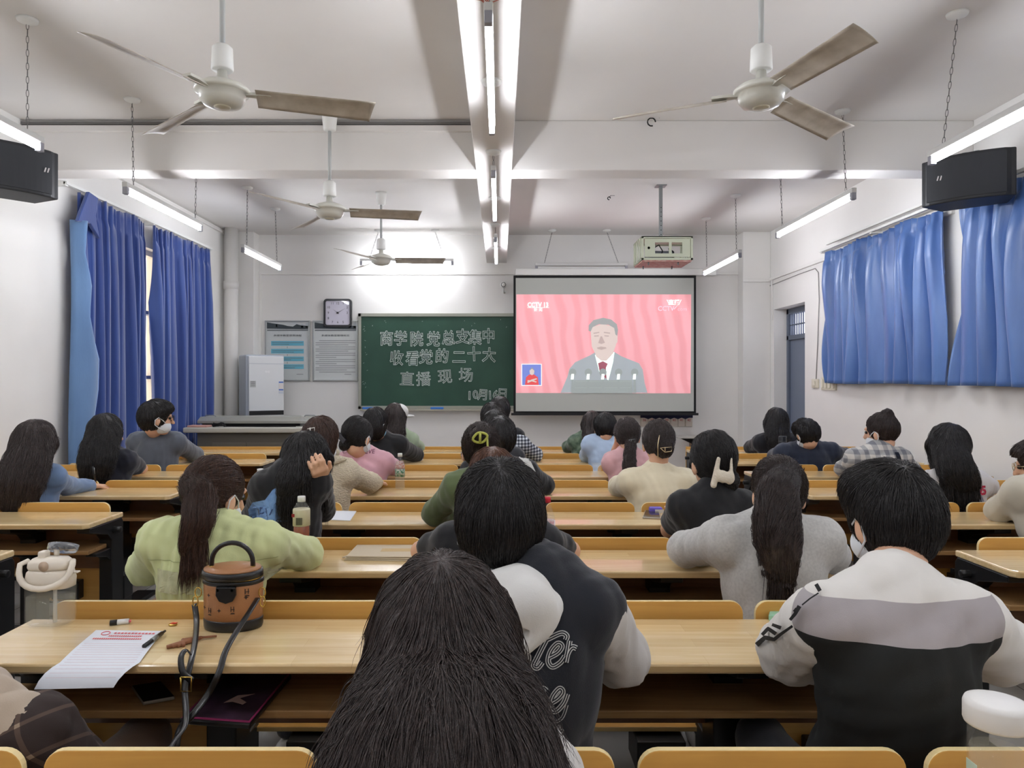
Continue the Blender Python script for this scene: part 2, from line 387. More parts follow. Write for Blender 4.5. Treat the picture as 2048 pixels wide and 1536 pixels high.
# ------------------------------------------------------------ the room
XL, XR, YB, YR, ZC = -3.57, 3.54, 9.63, -3.0, 3.36
M_wall = mat('wall_paint', (234,232,228), .85, spec=.2, bump=(6, .12, .01), var=(1.3, (229,227,223)))
M_ceil = mat('ceiling_paint', (226,223,219), .9, spec=.15, bump=(5, .1, .01), var=(.9, (221,217,213)))
M_white = mat('white_plastic', (228,228,224), .4); M_black = mat('black_steel', (20,21,23), .38, spec=.5)
M_steel = mat('galvanised_steel', (150,155,155), .4, metal=.7); M_dark = mat('dark_gap', (10,10,11), .7)
def room():
    f = MB().box(XL-.3, XR+.4, YR-.3, YB+.3, -.2, 0)
    m = mat('floor_tile', (186,184,180), .25, coat=.2); nt = m.node_tree; b = nt.nodes['Principled BSDF']
    tc = nt.nodes.new('ShaderNodeTexCoord'); bt = nt.nodes.new('ShaderNodeTexBrick'); bt.offset = 0; bt.inputs['Scale'].default_value = 1
    bt.inputs['Brick Width'].default_value = .6; bt.inputs['Row Height'].default_value = .6; bt.inputs['Mortar Size'].default_value = .003
    bt.inputs['Color1'].default_value = (*lin((188,186,182)), 1); bt.inputs['Color2'].default_value = (*lin((180,178,174)), 1); bt.inputs['Mortar'].default_value = (*lin((120,118,114)), 1)
    nt.links.new(tc.outputs['Object'], bt.inputs[0]); nt.links.new(bt.outputs[0], b.inputs['Base Color'])
    struct(f.build('floor', m))
    struct(MB().box(XL-.3, XR+.4, YR-.3, YB+.3, ZC, ZC+.2).build('ceiling', M_ceil))
    struct(MB().box(XL-.3, XR+.4, YB, YB+.2, 0, ZC).build('wall_back', M_wall))
    struct(MB().box(XL-.3, XR+.4, YR-.2, YR, 0, ZC).build('wall_rear', M_wall))
    wy0, wy1, wz0, wz1 = 6.2, 8.35, .95, 2.76
    W = MB(); W.box(XL-.24, XL, YR, wy0, 0, ZC); W.box(XL-.24, XL, wy1, YB, 0, ZC); W.box(XL-.24, XL, wy0, wy1, 0, wz0); W.box(XL-.24, XL, wy0, wy1, wz1, ZC)
    struct(W.build('wall_left', M_wall))
    dy0, dy1, dz = 8.36, 9.30, 2.33
    W = MB(); W.box(XR, XR+.26, YR, dy0, 0, ZC); W.box(XR, XR+.26, dy1, YB, 0, ZC); W.box(XR, XR+.26, dy0, dy1, dz, ZC)
    struct(W.build('wall_right', M_wall))
    # beams, corner columns
    struct(MB().box(XL, XR, 5.38, 5.61, 2.987, ZC).build('beam', M_ceil, bevel=.006))
    struct(MB().box(-.18, .09, YR, YB, 2.985, ZC).build('beam', M_ceil, bevel=.006))
    struct(MB().box(XL, -3.22, 9.42, YB, 0, ZC).build('column', M_wall, bevel=.006))
    struct(MB().box(3.18, XR, 9.42, YB, 0, ZC).build('column', M_wall, bevel=.006))
    struct(MB().box(XL, -.18, 5.345, 5.38, 3.27, 3.31).build('trim_1', M_ceil))
    struct(MB().box(XL, -.18, 5.36, 5.38, 3.325, 3.345).build('trim_2', mat('thin_cable', (120,118,116))))
    t = MB().box(-3.22, 3.18, YB-.03, YB, 2.825, 2.865); t.box(-3.22, -3.19, YB-.025, YB, 1.7, 2.83)
    struct(t.build('trim_3', M_wall, bevel=.004))
    t = MB().box(XR-.03, XR, 5.6, 9.42, 2.715, 2.75); t.box(3.17, XR, 9.39, 9.42, 2.70, 2.74); t.box(XR-.02, XR, 9.33, 9.36, 2.2, 2.72)
    struct(t.build('trim_4', M_wall, bevel=.004))
    t = MB().box(XL, XL+.03, 5.7, 9.4, 3.30, 3.33); struct(t.build('trim_5', M_ceil))
    for nm, a in (('baseboard_left', (XL, XL+.012, YR, YB)), ('baseboard_back', (-3.2, 3.2, YB-.012, YB)), ('baseboard_right', (XR-.012, XR, YR, dy0))):
        struct(MB().box(*a, 0, .1).build(nm, mat('baseboard_grey', (120,118,116), .5)))
    # window
    wi = empty('window_1', (XL-.12, (wy0+wy1)/2, (wz0+wz1)/2)); wi['kind'] = 'structure'
    fr = MB(); fm = mat('window_frame', (226,222,214), .5)
    for a, b_ in ((wy0, wy0+.05), (wy1-.05, wy1), (6.72, 6.76), (7.10, 7.14), (7.6, 7.64)): fr.box(XL-.16, XL-.09, a, b_, wz0, wz1)
    for a, b_ in ((wz0, wz0+.05), (wz1-.05, wz1)): fr.box(XL-.16, XL-.09, wy0, wy1, a, b_)
    fr.build('window_frame', fm, wi)
    rl = MB(); 
    for z in (1.43, 2.10): rl.box(XL-.17, XL-.08, wy0, wy1, z, z+.035)
    rl.build('window_rail', mat('blue_rail', (104,120,158), .5), wi)
    MB().box(XL-.128, XL-.122, wy0+.04, wy1-.04, wz0+.04, wz1-.04).build('pane', mat('window_glass', (250,250,250), .02, trans=1, ior=1.0, spec=.3), wi)
    # door with barred transom
    dr = empty('door_1', (XR+.2, (dy0+dy1)/2, 0)); dr['kind'] = 'structure'; dm = mat('door_paint', (112,122,140), .45); X = XR+.16
    fr = MB(); fr.box(X, X+.08, dy0, dy0+.05, 0, dz); fr.box(X, X+.08, dy1-.06, dy1, 0, dz); fr.box(X, X+.08, dy0, dy1, dz-.07, dz); fr.box(X, X+.08, dy0, dy1, 1.93, 1.99)
    fr.build('door_frame', mat('door_frame_paint', (98,108,124), .45), dr, bevel=.004)
    MB().box(X+.03, X+.07, dy0+.05, dy1-.06, .01, 1.93).build('door_leaf', dm, dr, bevel=.003)
    MB().box(X+.015, X+.03, dy0+.16, dy0+.3, 1.05, 1.33).build('lock_plate', mat('lock_plate', (88,96,120), .4), dr, bevel=.003)
    for z in (2.12,): MB().box(X+.02, X+.04, dy0+.05, dy1-.06, z-.008, z+.008).build('bar', dm, dr)
    for i in range(13):
        y = dy0+.09+i*.064; MB().box(X+.02, X+.032, y, y+.018, 1.99, dz-.07).build('bar', dm, dr)
    MB().box(X+.075, X+.08, dy0, dy1, 1.99, dz-.05).build('pane', mat('frosted_pane_glow', (226,224,236), .5, emit=.9), dr)  # pane emits by itself, standing in for light behind the transom
    struct(MB().box(XR+.26, XR+.3, 8.2, 9.5, 0, 2.6).build('wall_corridor', M_wall))
    # round down-pipe in the corner
    pm = mat('pipe_paint', (216,214,210), .5); t = empty('drain_pipe', (-3.44, 9.22, 0), 'white round pipe running floor to ceiling in the corner behind the cabinet', 'pipe')
    MB().tube([(-3.44, 9.22, 0), (-3.44, 9.22, ZC)], .085, 20).build('pipe', pm, t)
    MB().tube([(-3.44, 9.22, 2.58), (-3.44, 9.22, 2.68)], .096, 20).build('collar', pm, t)
room()

# ------------------------------------------------------------ fluorescent lamps
M_tube = mat('lit_tube', (244,247,255), .3, emit=TUBE); M_tubeoff = mat('dark_tube', (225,225,222), .3)
M_batten = mat('batten', (205,205,202), .4); M_chain = mat('chain_wire', (112,110,108), .45, metal=.6); M_hold = mat('lamp_holder', (150,150,158), .4)
def chain(a, b, name, parent, h=.034):
    a = Vector(a); b = Vector(b); n = max(2, int((b-a).length/h)); ax = (b-a).normalized(); mb = MB()
    u = ax.orthogonal().normalized(); v = ax.cross(u); c0 = a
    for i in range(n):
        c = a.lerp(b, (i+.5)/n); s = u if i % 2 else v; P_ = []
        for k in range(8):
            th = 2*pi*k/8; P_.append(c+ax*cos(th)*h*.64+s*sin(th)*.0065)
        P_.append(P_[0]); mb.tube(P_, .0017, 4, cap=False)
    return mb.build(name, M_chain, parent)
def lamp(x, y0, y1, z, ztop, label, along='y', lit=True, group='chain-hung fluorescent tube lamps', wob=(0, 0), c=(.12, .12)):
    L = y1-y0; t = empty('tube_lamp', (x, y0, z) if along == 'y' else (y0, x, z), label, 'lamp', group)
    def q(u, s, h): return (x+s, y0+u, z+h) if along == 'y' else (y0+u, x+s, z+h)
    def bx(u0, u1, s0, s1, h0, h1):
        a = q(u0, s0, h0); b = q(u1, s1, h1); return MB().box(min(a[0],b[0]), max(a[0],b[0]), min(a[1],b[1]), max(a[1],b[1]), a[2], b[2])
    bx(0, L, -.018, .018, .028, .062).build('batten', M_batten, t, bevel=.003)
    MB().tube([q(.03, 0, 0), q(L-.03, 0, 0)], .0145, 10).build('tube', M_tube if lit else M_tubeoff, t)
    for u in (0, L-.035): bx(u, u+.035, -.016, .016, -.02, .03).build('lamp_holder', M_hold, t, bevel=.003)
    for u, wv in ((c[0], wob[0]), (L-c[1], wob[1])):
        a = q(u, 0, .062); b = q(u+wv, 0, ztop-z-.02); chain(a, b, 'chain', t)
        bb = q(u+wv, 0, ztop-z)
        MB().lathe([(.055, 0), (.05, -.014), (.03, -.022), (.012, -.03), (.0, -.032)], bb, 18).build('ceiling_rose', M_white, t)
    return t
lamp(-2.54, 2.72, 3.99, 2.70, ZC, 'lit tube lamp on chains above the left speaker, cut by the left edge')
lamp(-2.54, 4.87, 6.12, 2.70, ZC, 'lit tube lamp on chains in front of the left curtains', wob=(-.02, .03))
lamp(-2.54, 7.10, 8.32, 2.70, ZC, 'lit tube lamp on chains near the left corner pipe', wob=(.02, -.06))
lamp(2.42, 2.80, 4.05, 2.645, ZC, 'lit tube lamp on chains above the right speaker, cut by the right edge', wob=(.1, -.12))
lamp(2.47, 5.02, 6.42, 2.70, ZC, 'lit tube lamp on chains before the right wall, cable loop on its far chain', wob=(.05, .05))
lamp(2.47, 7.40, 8.72, 2.70, ZC, 'lit tube lamp on chains beside the caged projector', wob=(.03, .03))
lamp(-.045, 2.78, 4.07, 2.82, 2.985, 'lit tube lamp under the centre beam, nearest with loose red wires', c=(.03, .3))
lamp(-.045, 4.9, 6.3, 2.82, 2.985, 'lit tube lamp under the centre beam where the cross beam meets it', c=(.03, .12))
lamp(-.045, 7.2, 8.62, 2.82, 2.985, 'lit tube lamp under the centre beam nearest the back wall', c=(.03, .12))
for i, (x, z, tz) in enumerate(((-2.54, 2.7, ZC), (2.45, 2.7, ZC), (-.045, 2.82, 2.985))):
    for y in (.45, -1.9): lamp(x, y, y+1.25, z, tz, 'lit tube lamp hanging in the rear half of the room', group='tube lamps in the rear half of the room')
lamp(9.31, -1.81, -.60, 2.925, ZC, 'lit tube lamp hanging crosswise above the chalkboard', 'x', wob=(.12, -.12), group='crosswise board lamps')
lamp(9.31, .455, 1.65, 2.87, ZC, 'unlit tube lamp hanging crosswise above the projection screen', 'x', lit=False, wob=(.1, -.15), group='crosswise board lamps')
t = MB(); rr = random.Random(3)
for i in range(6):
    x, z = -.1+rr.uniform(-.02, .12), 2.97
    t.tube([(x, 2.86, z), (x+rr.uniform(-.05,.05), 2.8, z-rr.uniform(.02,.07)), (-.05+rr.uniform(-.03,.03), 2.79, 2.9-rr.uniform(0,.04)), (-.045, 2.79, 2.86)], .002, 5)
tag(t.build('loose_wires', mat('red_wire', (170,90,70), .5)), 'loose reddish wires dangling over the nearest centre-beam lamp', 'wires')
for (px, py, d, lb) in ((1303, 240, 5.33, 'coil of black and red wire hanging from the cross beam edge'), (1218, 391, 7.57, 'small black wire stub left on the ceiling behind the cross beam')):
    c = P(px, py, d); t = MB(); c.z = min(c.z, ZC-.03); R = .03 if px > 1300 else .015
    t.tube([(c.x+R*cos(a*pi/5), c.y, c.z+R*sin(a*pi/5)) for a in range(9)], .005, 6)
    t.tube([(c.x, c.y, c.z+R*.8), (c.x+.02, c.y, ZC if px < 1300 else c.z+.06), (c.x+.06, c.y, c.z+.03)], .003, 5)
    tag(t.build('wire_stub', M_dark), lb, 'wire')

# ------------------------------------------------------------ ceiling fans
M_fan = mat('fan_enamel', (205,204,194), .28, coat=.3); M_blade = mat('fan_blade', (198,190,178), .4, metal=0, var=(9, (168,158,144)), bump=(60,.1)); M_rod = mat('fan_rod', (176,178,176), .4)
def fan(x, y, z, angs, label, droop=.0):
    t = empty('ceiling_fan', (x, y, z), label, 'ceiling fan', 'three-blade ceiling fans')
    MB().tube([(x, y, z+.17), (x, y, ZC-.05)], .012, 12).build('rod', M_rod, t)
    MB().lathe([(.03, ZC-.13), (.045, ZC-.12), (.055, ZC-.03), (.06, ZC)], (x, y, 0), 20).build('canopy', M_white, t)
    MB().lathe([(.0, z+.10), (.042, z+.10), (.048, z+.105), (.044, z+.20), (.030, z+.212), (0, z+.212)], (x, y, 0), 22).build('coupling_cup', M_white, t)
    MB().lathe([(0, z+.11), (.02, z+.11), (.025, z+.06), (.05, z+.052), (.095, z+.035), (.118, z+.018), (.12, z+.005), (.112, z-.002), (.10, z-.004), (.097, z-.03), (.08, z-.052), (.05, z-.06), (0, z-.062)], (x, y, 0), 36).build('motor_housing', M_fan, t)
    MB().lathe([(0, z-.066), (.03, z-.066), (.036, z-.062), (.038, z-.055)], (x, y, 0), 24).build('bottom_cap', mat('fan_cap', (196,190,170), .35), t)
    for a in angs:
        ca, sa = cos(radians(a)), sin(radians(a)); me = MB(); n = 14; st = []
        for i in range(n+1):
            r = .145+(.67-.145)*i/n; wd = (.05+.014*i/n); row = []
            for j in range(9):
                s = (j-4)/4; zz = z-.012-droop*(r-.1)-s*.021+.006*(1-s*s)
                if j in (3, 5) and 1 < i < n-1: zz += .004
                rr_ = r-(.03*(s+1)/2 if i == n else 0)
                row.append((x+ca*rr_-sa*s*wd, y+sa*rr_+ca*s*wd, zz))
            st.append(row)
        V = [p for r_ in st for p in r_]+[(p[0], p[1], p[2]-.002) for r_ in st for p in r_]; N = (n+1)*9; Fs = []
        for i in range(n):
            for j in range(8):
                q = i*9+j; Fs += [(q, q+9, q+10, q+1), (q+N, q+1+N, q+10+N, q+9+N)]
        for i in range(n):
            for j, fl in ((0, 1), (8, 0)): q = i*9+j; Fs.append((q, q+N, q+9+N, q+9) if fl else (q, q+9, q+9+N, q+N))
        for j in range(8): Fs.append((j, j+1, j+1+N, j+N)); q = n*9+j; Fs.append((q, q+N, q+1+N, q+1))
        me.add(V, Fs, True); b = me.build('blade', M_blade, t)
        ir = MB(); ir.prism([(x+ca*r-sa*s, y+sa*r+ca*s) for r, s in ((.09, -.012), (.16, -.022), (.21, -.02), (.21, .02), (.16, .022), (.09, .012))], z-.006, z+.006, 'z').build('blade_arm', M_fan, b)
fan(-1.23, 3.19, 2.69, (10, 141, 250), 'white ceiling fan with taupe blades, large at upper left', .05)
fan(-1.24, 5.24, 2.655, (6, 126, 238), 'white ceiling fan with taupe blades, hung just before the cross beam', .02)
fan(-1.23, 7.45, 2.67, (4, 124, 243), 'white ceiling fan with taupe blades, farthest, before the chalkboard lamp', .0)
fan(1.15, 3.17, 2.68, (282, 36, 162), 'white ceiling fan with dusty blades and exposed wires under its cup', .05)

# ------------------------------------------------------------ fixed benches
M_top = wood('desktop_laminate', (238,214,168), (222,192,140), .22, .55, block=True, grain=.8, coatr=.06)
M_nose = wood('desktop_edge', (226,198,150), (196,160,108), .3, .4)
M_back = wood('backrest_ply', (218,170,90), (204,152,74), .4, .25, grain=.7); M_rim = mat('ply_edge', (236,214,158), .45)
M_panel = wood('brown_panel', (122,82,52), (104,68,42), .35, .3, grain=.7); M_shelf = wood('shelf_board', (168,132,86), (140,104,64), .45, .15)
D1, PITCH = 1.703, .8225
def dr(r): return D1+PITCH*(r-1)
BL = {'middle': (-1.317, 1.20, [(-1.27,-.81), (-.775,-.31), (-.285,.195), (.235,.69), (.725,1.175)], (-1.25,-.745,.61,1.14)),
      'left': (-3.50, -1.92, [(-3.46,-3.02), (-2.985,-2.515), (-2.475,-2.0)], (-3.42,-2.34,-1.955)),
      'right': (1.80, 3.44, [(1.905,2.355), (2.395,2.85), (2.885,3.34)], (1.835,2.36,3.38))}
BM = {}
def bench_meshes(b):
    x0, x1, segs, legs = BL[b]; out = {}
    def keep(mb, name, m, bevel=0):
        o = mb.build(name, m, None, bevel); me = o.data; mods = bevel; 
        dg = bpy.context.evaluated_depsgraph_get(); me2 = bpy.data.meshes.new_from_object(o.evaluated_get(dg)); bpy.data.objects.remove(o); return me2
    K = []
    mb = MB(); mb.prism([(x0+.02, 0), (x1-.02, 0), (x1, .02), (x1, .325), (x0, .325), (x0, .02)], .723, DESK, 'z'); K.append(('desktop', keep(mb, 'desktop', M_top, .006)))
    K.append(('shelf', keep(MB().box(x0+.03, x1-.03, .06, .30, .59, .61), 'shelf', M_shelf, .003)))
    K.append(('modesty_panel', keep(MB().box(x0+.03, x1-.03, .30, .312, .466, .722), 'modesty_panel', M_panel)))
    for lx in legs:
        mb = MB(); e = .032 if lx in (legs[0], legs[-1]) else .04
        mb.prism([(.03, .722), (.315, .722), (.33, .70), (.33, .0), (.22, .0), (.22, .63), (.19, .66), (.03, .70)], lx-e, lx+e, 'x')
        mb.prism([(.09, .589), (.23, .589), (.23, .52), (.19, .55), (.09, .575)], lx-e*.8, lx+e*.8, 'x')
        mb.box(lx-e-.02, lx+e+.02, .10, .60, 0, .03); mb.tube([(lx-e-.035, .24, .675), (lx+e+.035, .24, .675)], .016, 8); mb.box(lx-.035, lx+.035, .33, .42, .30, .42)
        K.append(('leg', keep(mb, 'leg', M_black, .004)))
    out['fixed'] = K; out['backs'] = []; out['down'] = []; out['up'] = []
    for a, c in segs:
        mb = MB(); mb.prism(rrect(a, c, .47, .792, .035, n=6), .340, .354, 'y'); me = keep(mb, 'backrest', M_back, .002)
        me.materials.append(M_rim)
        for p in me.polygons:
            if abs(p.normal.y) < .6: p.material_index = 1
        out['backs'].append(me)
        mb = MB(); mb.prism(rrect(a+.01, c-.01, .40, .78, .04, n=5), .392, .407, 'z'); me = keep(mb, 'seat', M_back, .003); me.materials.append(M_rim)
        for p in me.polygons:
            if abs(p.normal.z) < .6: p.material_index = 1
        out['down'].append(me)
        mb = MB(); mb.prism(rrect(a+.01, c-.01, .27, .64, .04, n=5), .40, .415, 'y'); me = keep(mb, 'seat', M_back, .003); out['up'].append(me)
        mb = MB(); mb.box((a+c)/2-.07, (a+c)/2+.07, .355, .50, .29, .385); out.setdefault('arm', []).append(keep(mb, 'seat_bracket', M_black, .004))
    return out
for b in BL: BM[b] = bench_meshes(b)
panelF = {}
ORD = ['', 'nearest', 'second', 'third', 'fourth', 'fifth', 'sixth', 'foremost']
OCC = {('middle', -1): (2,), ('middle', 0): (0, 2, 4), ('middle', 1): (1, 2, 3), ('middle', 2): (1, 2, 3), ('middle', 3): (1, 2, 4), ('middle', 4): (1, 2, 3), ('middle', 5): (0, 1, 2, 3), ('middle', 6): (2, 3),
       ('left', 3): (1,), ('left', 4): (1,), ('left', 5): (2,), ('right', 2): (2,), ('right', 3): (2,), ('right', 4): (1,), ('right', 5): (1,), ('right', 6): (0,)}
def bench(b, r):
    wh = {'middle': 'in the middle block', 'left': 'in the left block', 'right': 'in the right block'}[b]
    if r == -1: lab = 'bench row the photographer sits at, in the middle block'
    elif r == 0: lab = 'yellow plywood seat backs along the very bottom of the view, '+wh
    elif r == 7: lab = 'frontmost plywood bench with closed front panel, '+wh
    else: lab = 'black-legged plywood desk and seat row, %s from the camera %s' % (ORD[r], wh)
    o = empty('lecture_bench', (0, dr(r), 0), lab, 'bench', 'fixed lecture benches'); K = BM[b]
    for nm, me in K['fixed']: link(nm, me, None, o)
    if r == 7:
        x0, x1 = BL[b][:2]; mb = MB().box(x0, x1, dr(r)+.326, dr(r)+.345, .1, .775); p = mb.build('front_panel', M_back, o, bevel=.002); return
    for i, me in enumerate(K['backs']):
        link('backrest', me, None, o); down = i in OCC.get((b, r), ())
        s = link('seat', (K['down'] if down else K['up'])[i], None, o); link('seat_bracket', K['arm'][i], None, o)
for r in range(-1, 8): bench('middle', r)
for r in range(1, 8): bench('left', r)
for r in range(1, 8): bench('right', r)
# the passage ends of the rows before the camera, left and right of the view
# ------------------------------------------------------------ curtains
def velvet(name, c, c2, rough, sheen, coat=0):
    m = mat(name, c, rough, sheen=sheen, coat=coat, bump=(90, .25, .003), var=(3.5, c2), coatr=.4, stretch=(1, 1, .25)); return m
M_cl = velvet('blue_velvet', (34,58,124), (44,74,142), .75, .6); M_lin = velvet('curtain_lining', (92,124,168), (106,140,182), .8, .3); M_cr = velvet('blue_satin', (74,108,170), (100,136,196), .3, .1, .3)
def curtain(X, y0, y1, zt, zb, sg, m, n, seed, amp, label, group, flare=0, hem=False, ragged=0):
    t = empty('curtain', (X, (y0+y1)/2, zb), label, 'curtain', group); rr = random.Random(seed); NU, NV = 220, 36; V = []
    ph = [rr.uniform(0, 6.3) for _ in range(6)]
    for j in range(NV+1):
        v = j/NV; z = zt+(zb-zt)*v
        for i in range(NU+1):
            u = i/NU; uu = u+.012*sin(5*v+ph[0])+.02*sin(2*pi*u*1.7+ph[1])+.008*sin(2*pi*3*u+4*v+ph[5])
            a = amp*(.55+.45*min(1, v*4))*(1+.35*sin(2*pi*u*2.3+ph[2]))
            dx = a*(abs(sin(pi*n*uu))**.8*1.5-.6)+.3*a*sin(2*pi*n*.5*uu+3*v+ph[3])
            if v < .08: dx = .6*a*sin(2*pi*n*2*u)*.6+.5*dx
            y = y0+(y1-y0)*u+flare*(v**1.3)*(u-.5)*2*.5+.010*sin(2*pi*n*uu*2)*(1-v)
            zz = z+(.008*sin(2*pi*n*u)-.012*sin(pi*u*n/2) if v < .05 else 0)*(1-v*20)+ragged*sin(9*u+ph[4])*v
            V.append((X+sg*(max(.012, .055+dx)), y, zz))
    Fs = [(j*(NU+1)+i, j*(NU+1)+i+1, (j+1)*(NU+1)+i+1, (j+1)*(NU+1)+i) for j in range(NV) for i in range(NU)]
    if sg < 0: Fs = [f[::-1] for f in Fs]
    mb = MB(); mb.add(V, Fs, True); o = mb.build('drape', m, t); so = o.modifiers.new('thickness', 'SOLIDIFY'); so.thickness = .004
    return t
XL2 = XL+.04; GL = 'dark blue velvet curtains on the left wall'; GR = 'light blue satin curtains on the right wall'
c1 = curtain(XL2, 5.92, 7.02, 2.965, .45, 1, M_cl, 9, 3, .045, 'dark blue velvet curtain on left wall, near edge folded back showing pale lining', GL, flare=.05)
curtain(XL2, 7.20, 8.60, 2.965, .45, 1, M_cl, 11, 8, .045, 'dark blue velvet curtain on left wall, beside the corner pipe', GL)
curtain(XR-.012, 5.62, 7.66, 2.765, 1.385, -1, M_cr, 11, 5, .07, 'light blue satin curtain on right wall, nearer the door', GR, flare=.09, ragged=.004)
curtain(XR-.012, 3.5, 5.44, 2.765, 1.375, -1, M_cr, 9, 12, .08, 'light blue satin curtain on right wall, cut by the right edge', GR, flare=.10, ragged=.004)
# turned-back lining flap of the first curtain
V = []; N = 26
prof = [(0, .10, .14), (.12, .02, .13), (.22, .16, .12), (.34, .12, .2), (.5, .30, .24), (.62, .30, .28), (.78, .22, .26), (.9, .14, .24), (1, .10, .20)]
for j in range(N+1):
    v = j/N; k = max(i for i in range(len(prof)) if prof[i][0] <= v+1e-9); k = min(k, len(prof)-2); f = (v-prof[k][0])/(prof[k+1][0]-prof[k][0]); e = prof[k][1]+(prof[k+1][1]-prof[k][1])*f; b_ = prof[k][2]+(prof[k+1][2]-prof[k][2])*f
    z = 2.72-2.25*v
    for i in range(9):
        u = i/8; V.append((XL2+.045+.11*sin(pi*u)*.7+.06*u, 5.83+.02*sin(6*v)+u*e, z))
mb = MB(); mb.add(V, [(j*9+i, j*9+i+1, (j+1)*9+i+1, (j+1)*9+i) for j in range(N) for i in range(8)], True)
o = mb.build('lining_flap', M_lin, c1, label='pale blue turned-back lining'); s = o.modifiers.new('t', 'SOLIDIFY'); s.thickness = .004
# hem bead of the flap and the loose header corner
mb = MB(); mb.tube([tuple(Vector(V[j*9+8])+Vector((.004, .004, 0))) for j in range(N+1)], .006, 6); mb.build('hem', mat('hem_white', (150,180,225), .8), c1)
mb = MB(); q = [(5.80, 2.70), (5.96, 2.98), (6.10, 2.96), (6.06, 2.80), (6.12, 2.62), (5.98, 2.72)]
mb.prism([(p[0], p[1]) for p in q], XL2+.10, XL2+.13, 'x'); mb.build('loose_heading', M_cl, c1, bevel=.006)
def rail(X, y0, y1, z, sg, label, dbl=False):
    t = empty('curtain_rail', (X, y0, z), label, 'curtain rail', 'curtain rails')
    a, b = sorted((X, X+sg*.03)); MB().box(a, b, y0, y1, z, z+.025).build('rail', M_white, t, bevel=.003)
    if dbl: MB().box(a, b, y0+.05, y1-.15, z+.05, z+.07).build('rail', M_white, t, bevel=.003)
    for y in (y0, (y0+y1)/2, y1-.04):
        a, b = sorted((X-sg*.1, X+sg*.02)); MB().box(a, b, y, y+.04, z-.012, z+.03).build('bracket', M_white, t, bevel=.004)
rail(XL+.08, 5.75, 8.68, 2.985, 1, 'white curtain rail along the left wall')
rail(XR-.08, 5.60, 7.74, 2.79, -1, 'white double curtain rail on right wall, nearer the door', True)
rail(XR-.08, 3.4, 5.53, 2.79, -1, 'white curtain rail on right wall under the speaker')

# ------------------------------------------------------------ wall speakers
M_spk = mat('speaker_cabinet', (34,35,38), .55, bump=(300,.2)); M_grl = mat('speaker_grille', (48,50,54), .7, bump=(900,.5,.002))
def speaker(c, ang, label):
    t = empty('wall_speaker', c, label, 'speaker', 'wall speakers', rz=ang); w, h, d = .27, .155, .15
    prof = [(-w, -d*.55), (-w*.9, -d*.62)]+[(w*s, -d*(.62+.42*(1-s*s))) for s in [-.8+.16*i for i in range(11)]]+[(w*.9, -d*.62), (w, -d*.55), (w*.72, d), (-w*.72, d)]
    MB().prism(prof, -h, h, 'z').build('cabinet', M_spk, t, bevel=.008, local=True)
    g = [(w*s, -d*(.62+.42*(1-s*s))-.006) for s in [-.86+.12*i for i in range(15)]]; MB().prism(g+[(p[0], p[1]+.01) for p in g[::-1]], -h*.86, h*.86, 'z').build('grille', M_grl, t, local=True)
    sg = 1 if c[0] < 0 else -1
    b = MB(); xx = sg*w*.62; yy = -d*(.62+.42*(1-.38))-.01
    for k in (0, .018): b.prism([(xx+k, .0), (xx+k+.008, .0), (xx+k+.016, .03), (xx+k+.008, .03)], yy-.004, yy, 'y')
    b.build('badge', mat('badge_silver', (210,205,205), .3, metal=.3), t, local=True)
    MB().box(-.05, -.02, d*.2, d+.12, h, h+.05).box(.02, .05, d*.2, d+.12, h, h+.05).build('mount', M_steel, t, local=True)
speaker((-3.20, 4.68, 2.78), radians(-8+55), 'black wall speaker cut by the left edge, above empty wall')
speaker((3.17, 4.86, 2.765), radians(-42), 'black wall speaker mounted above the right curtains')
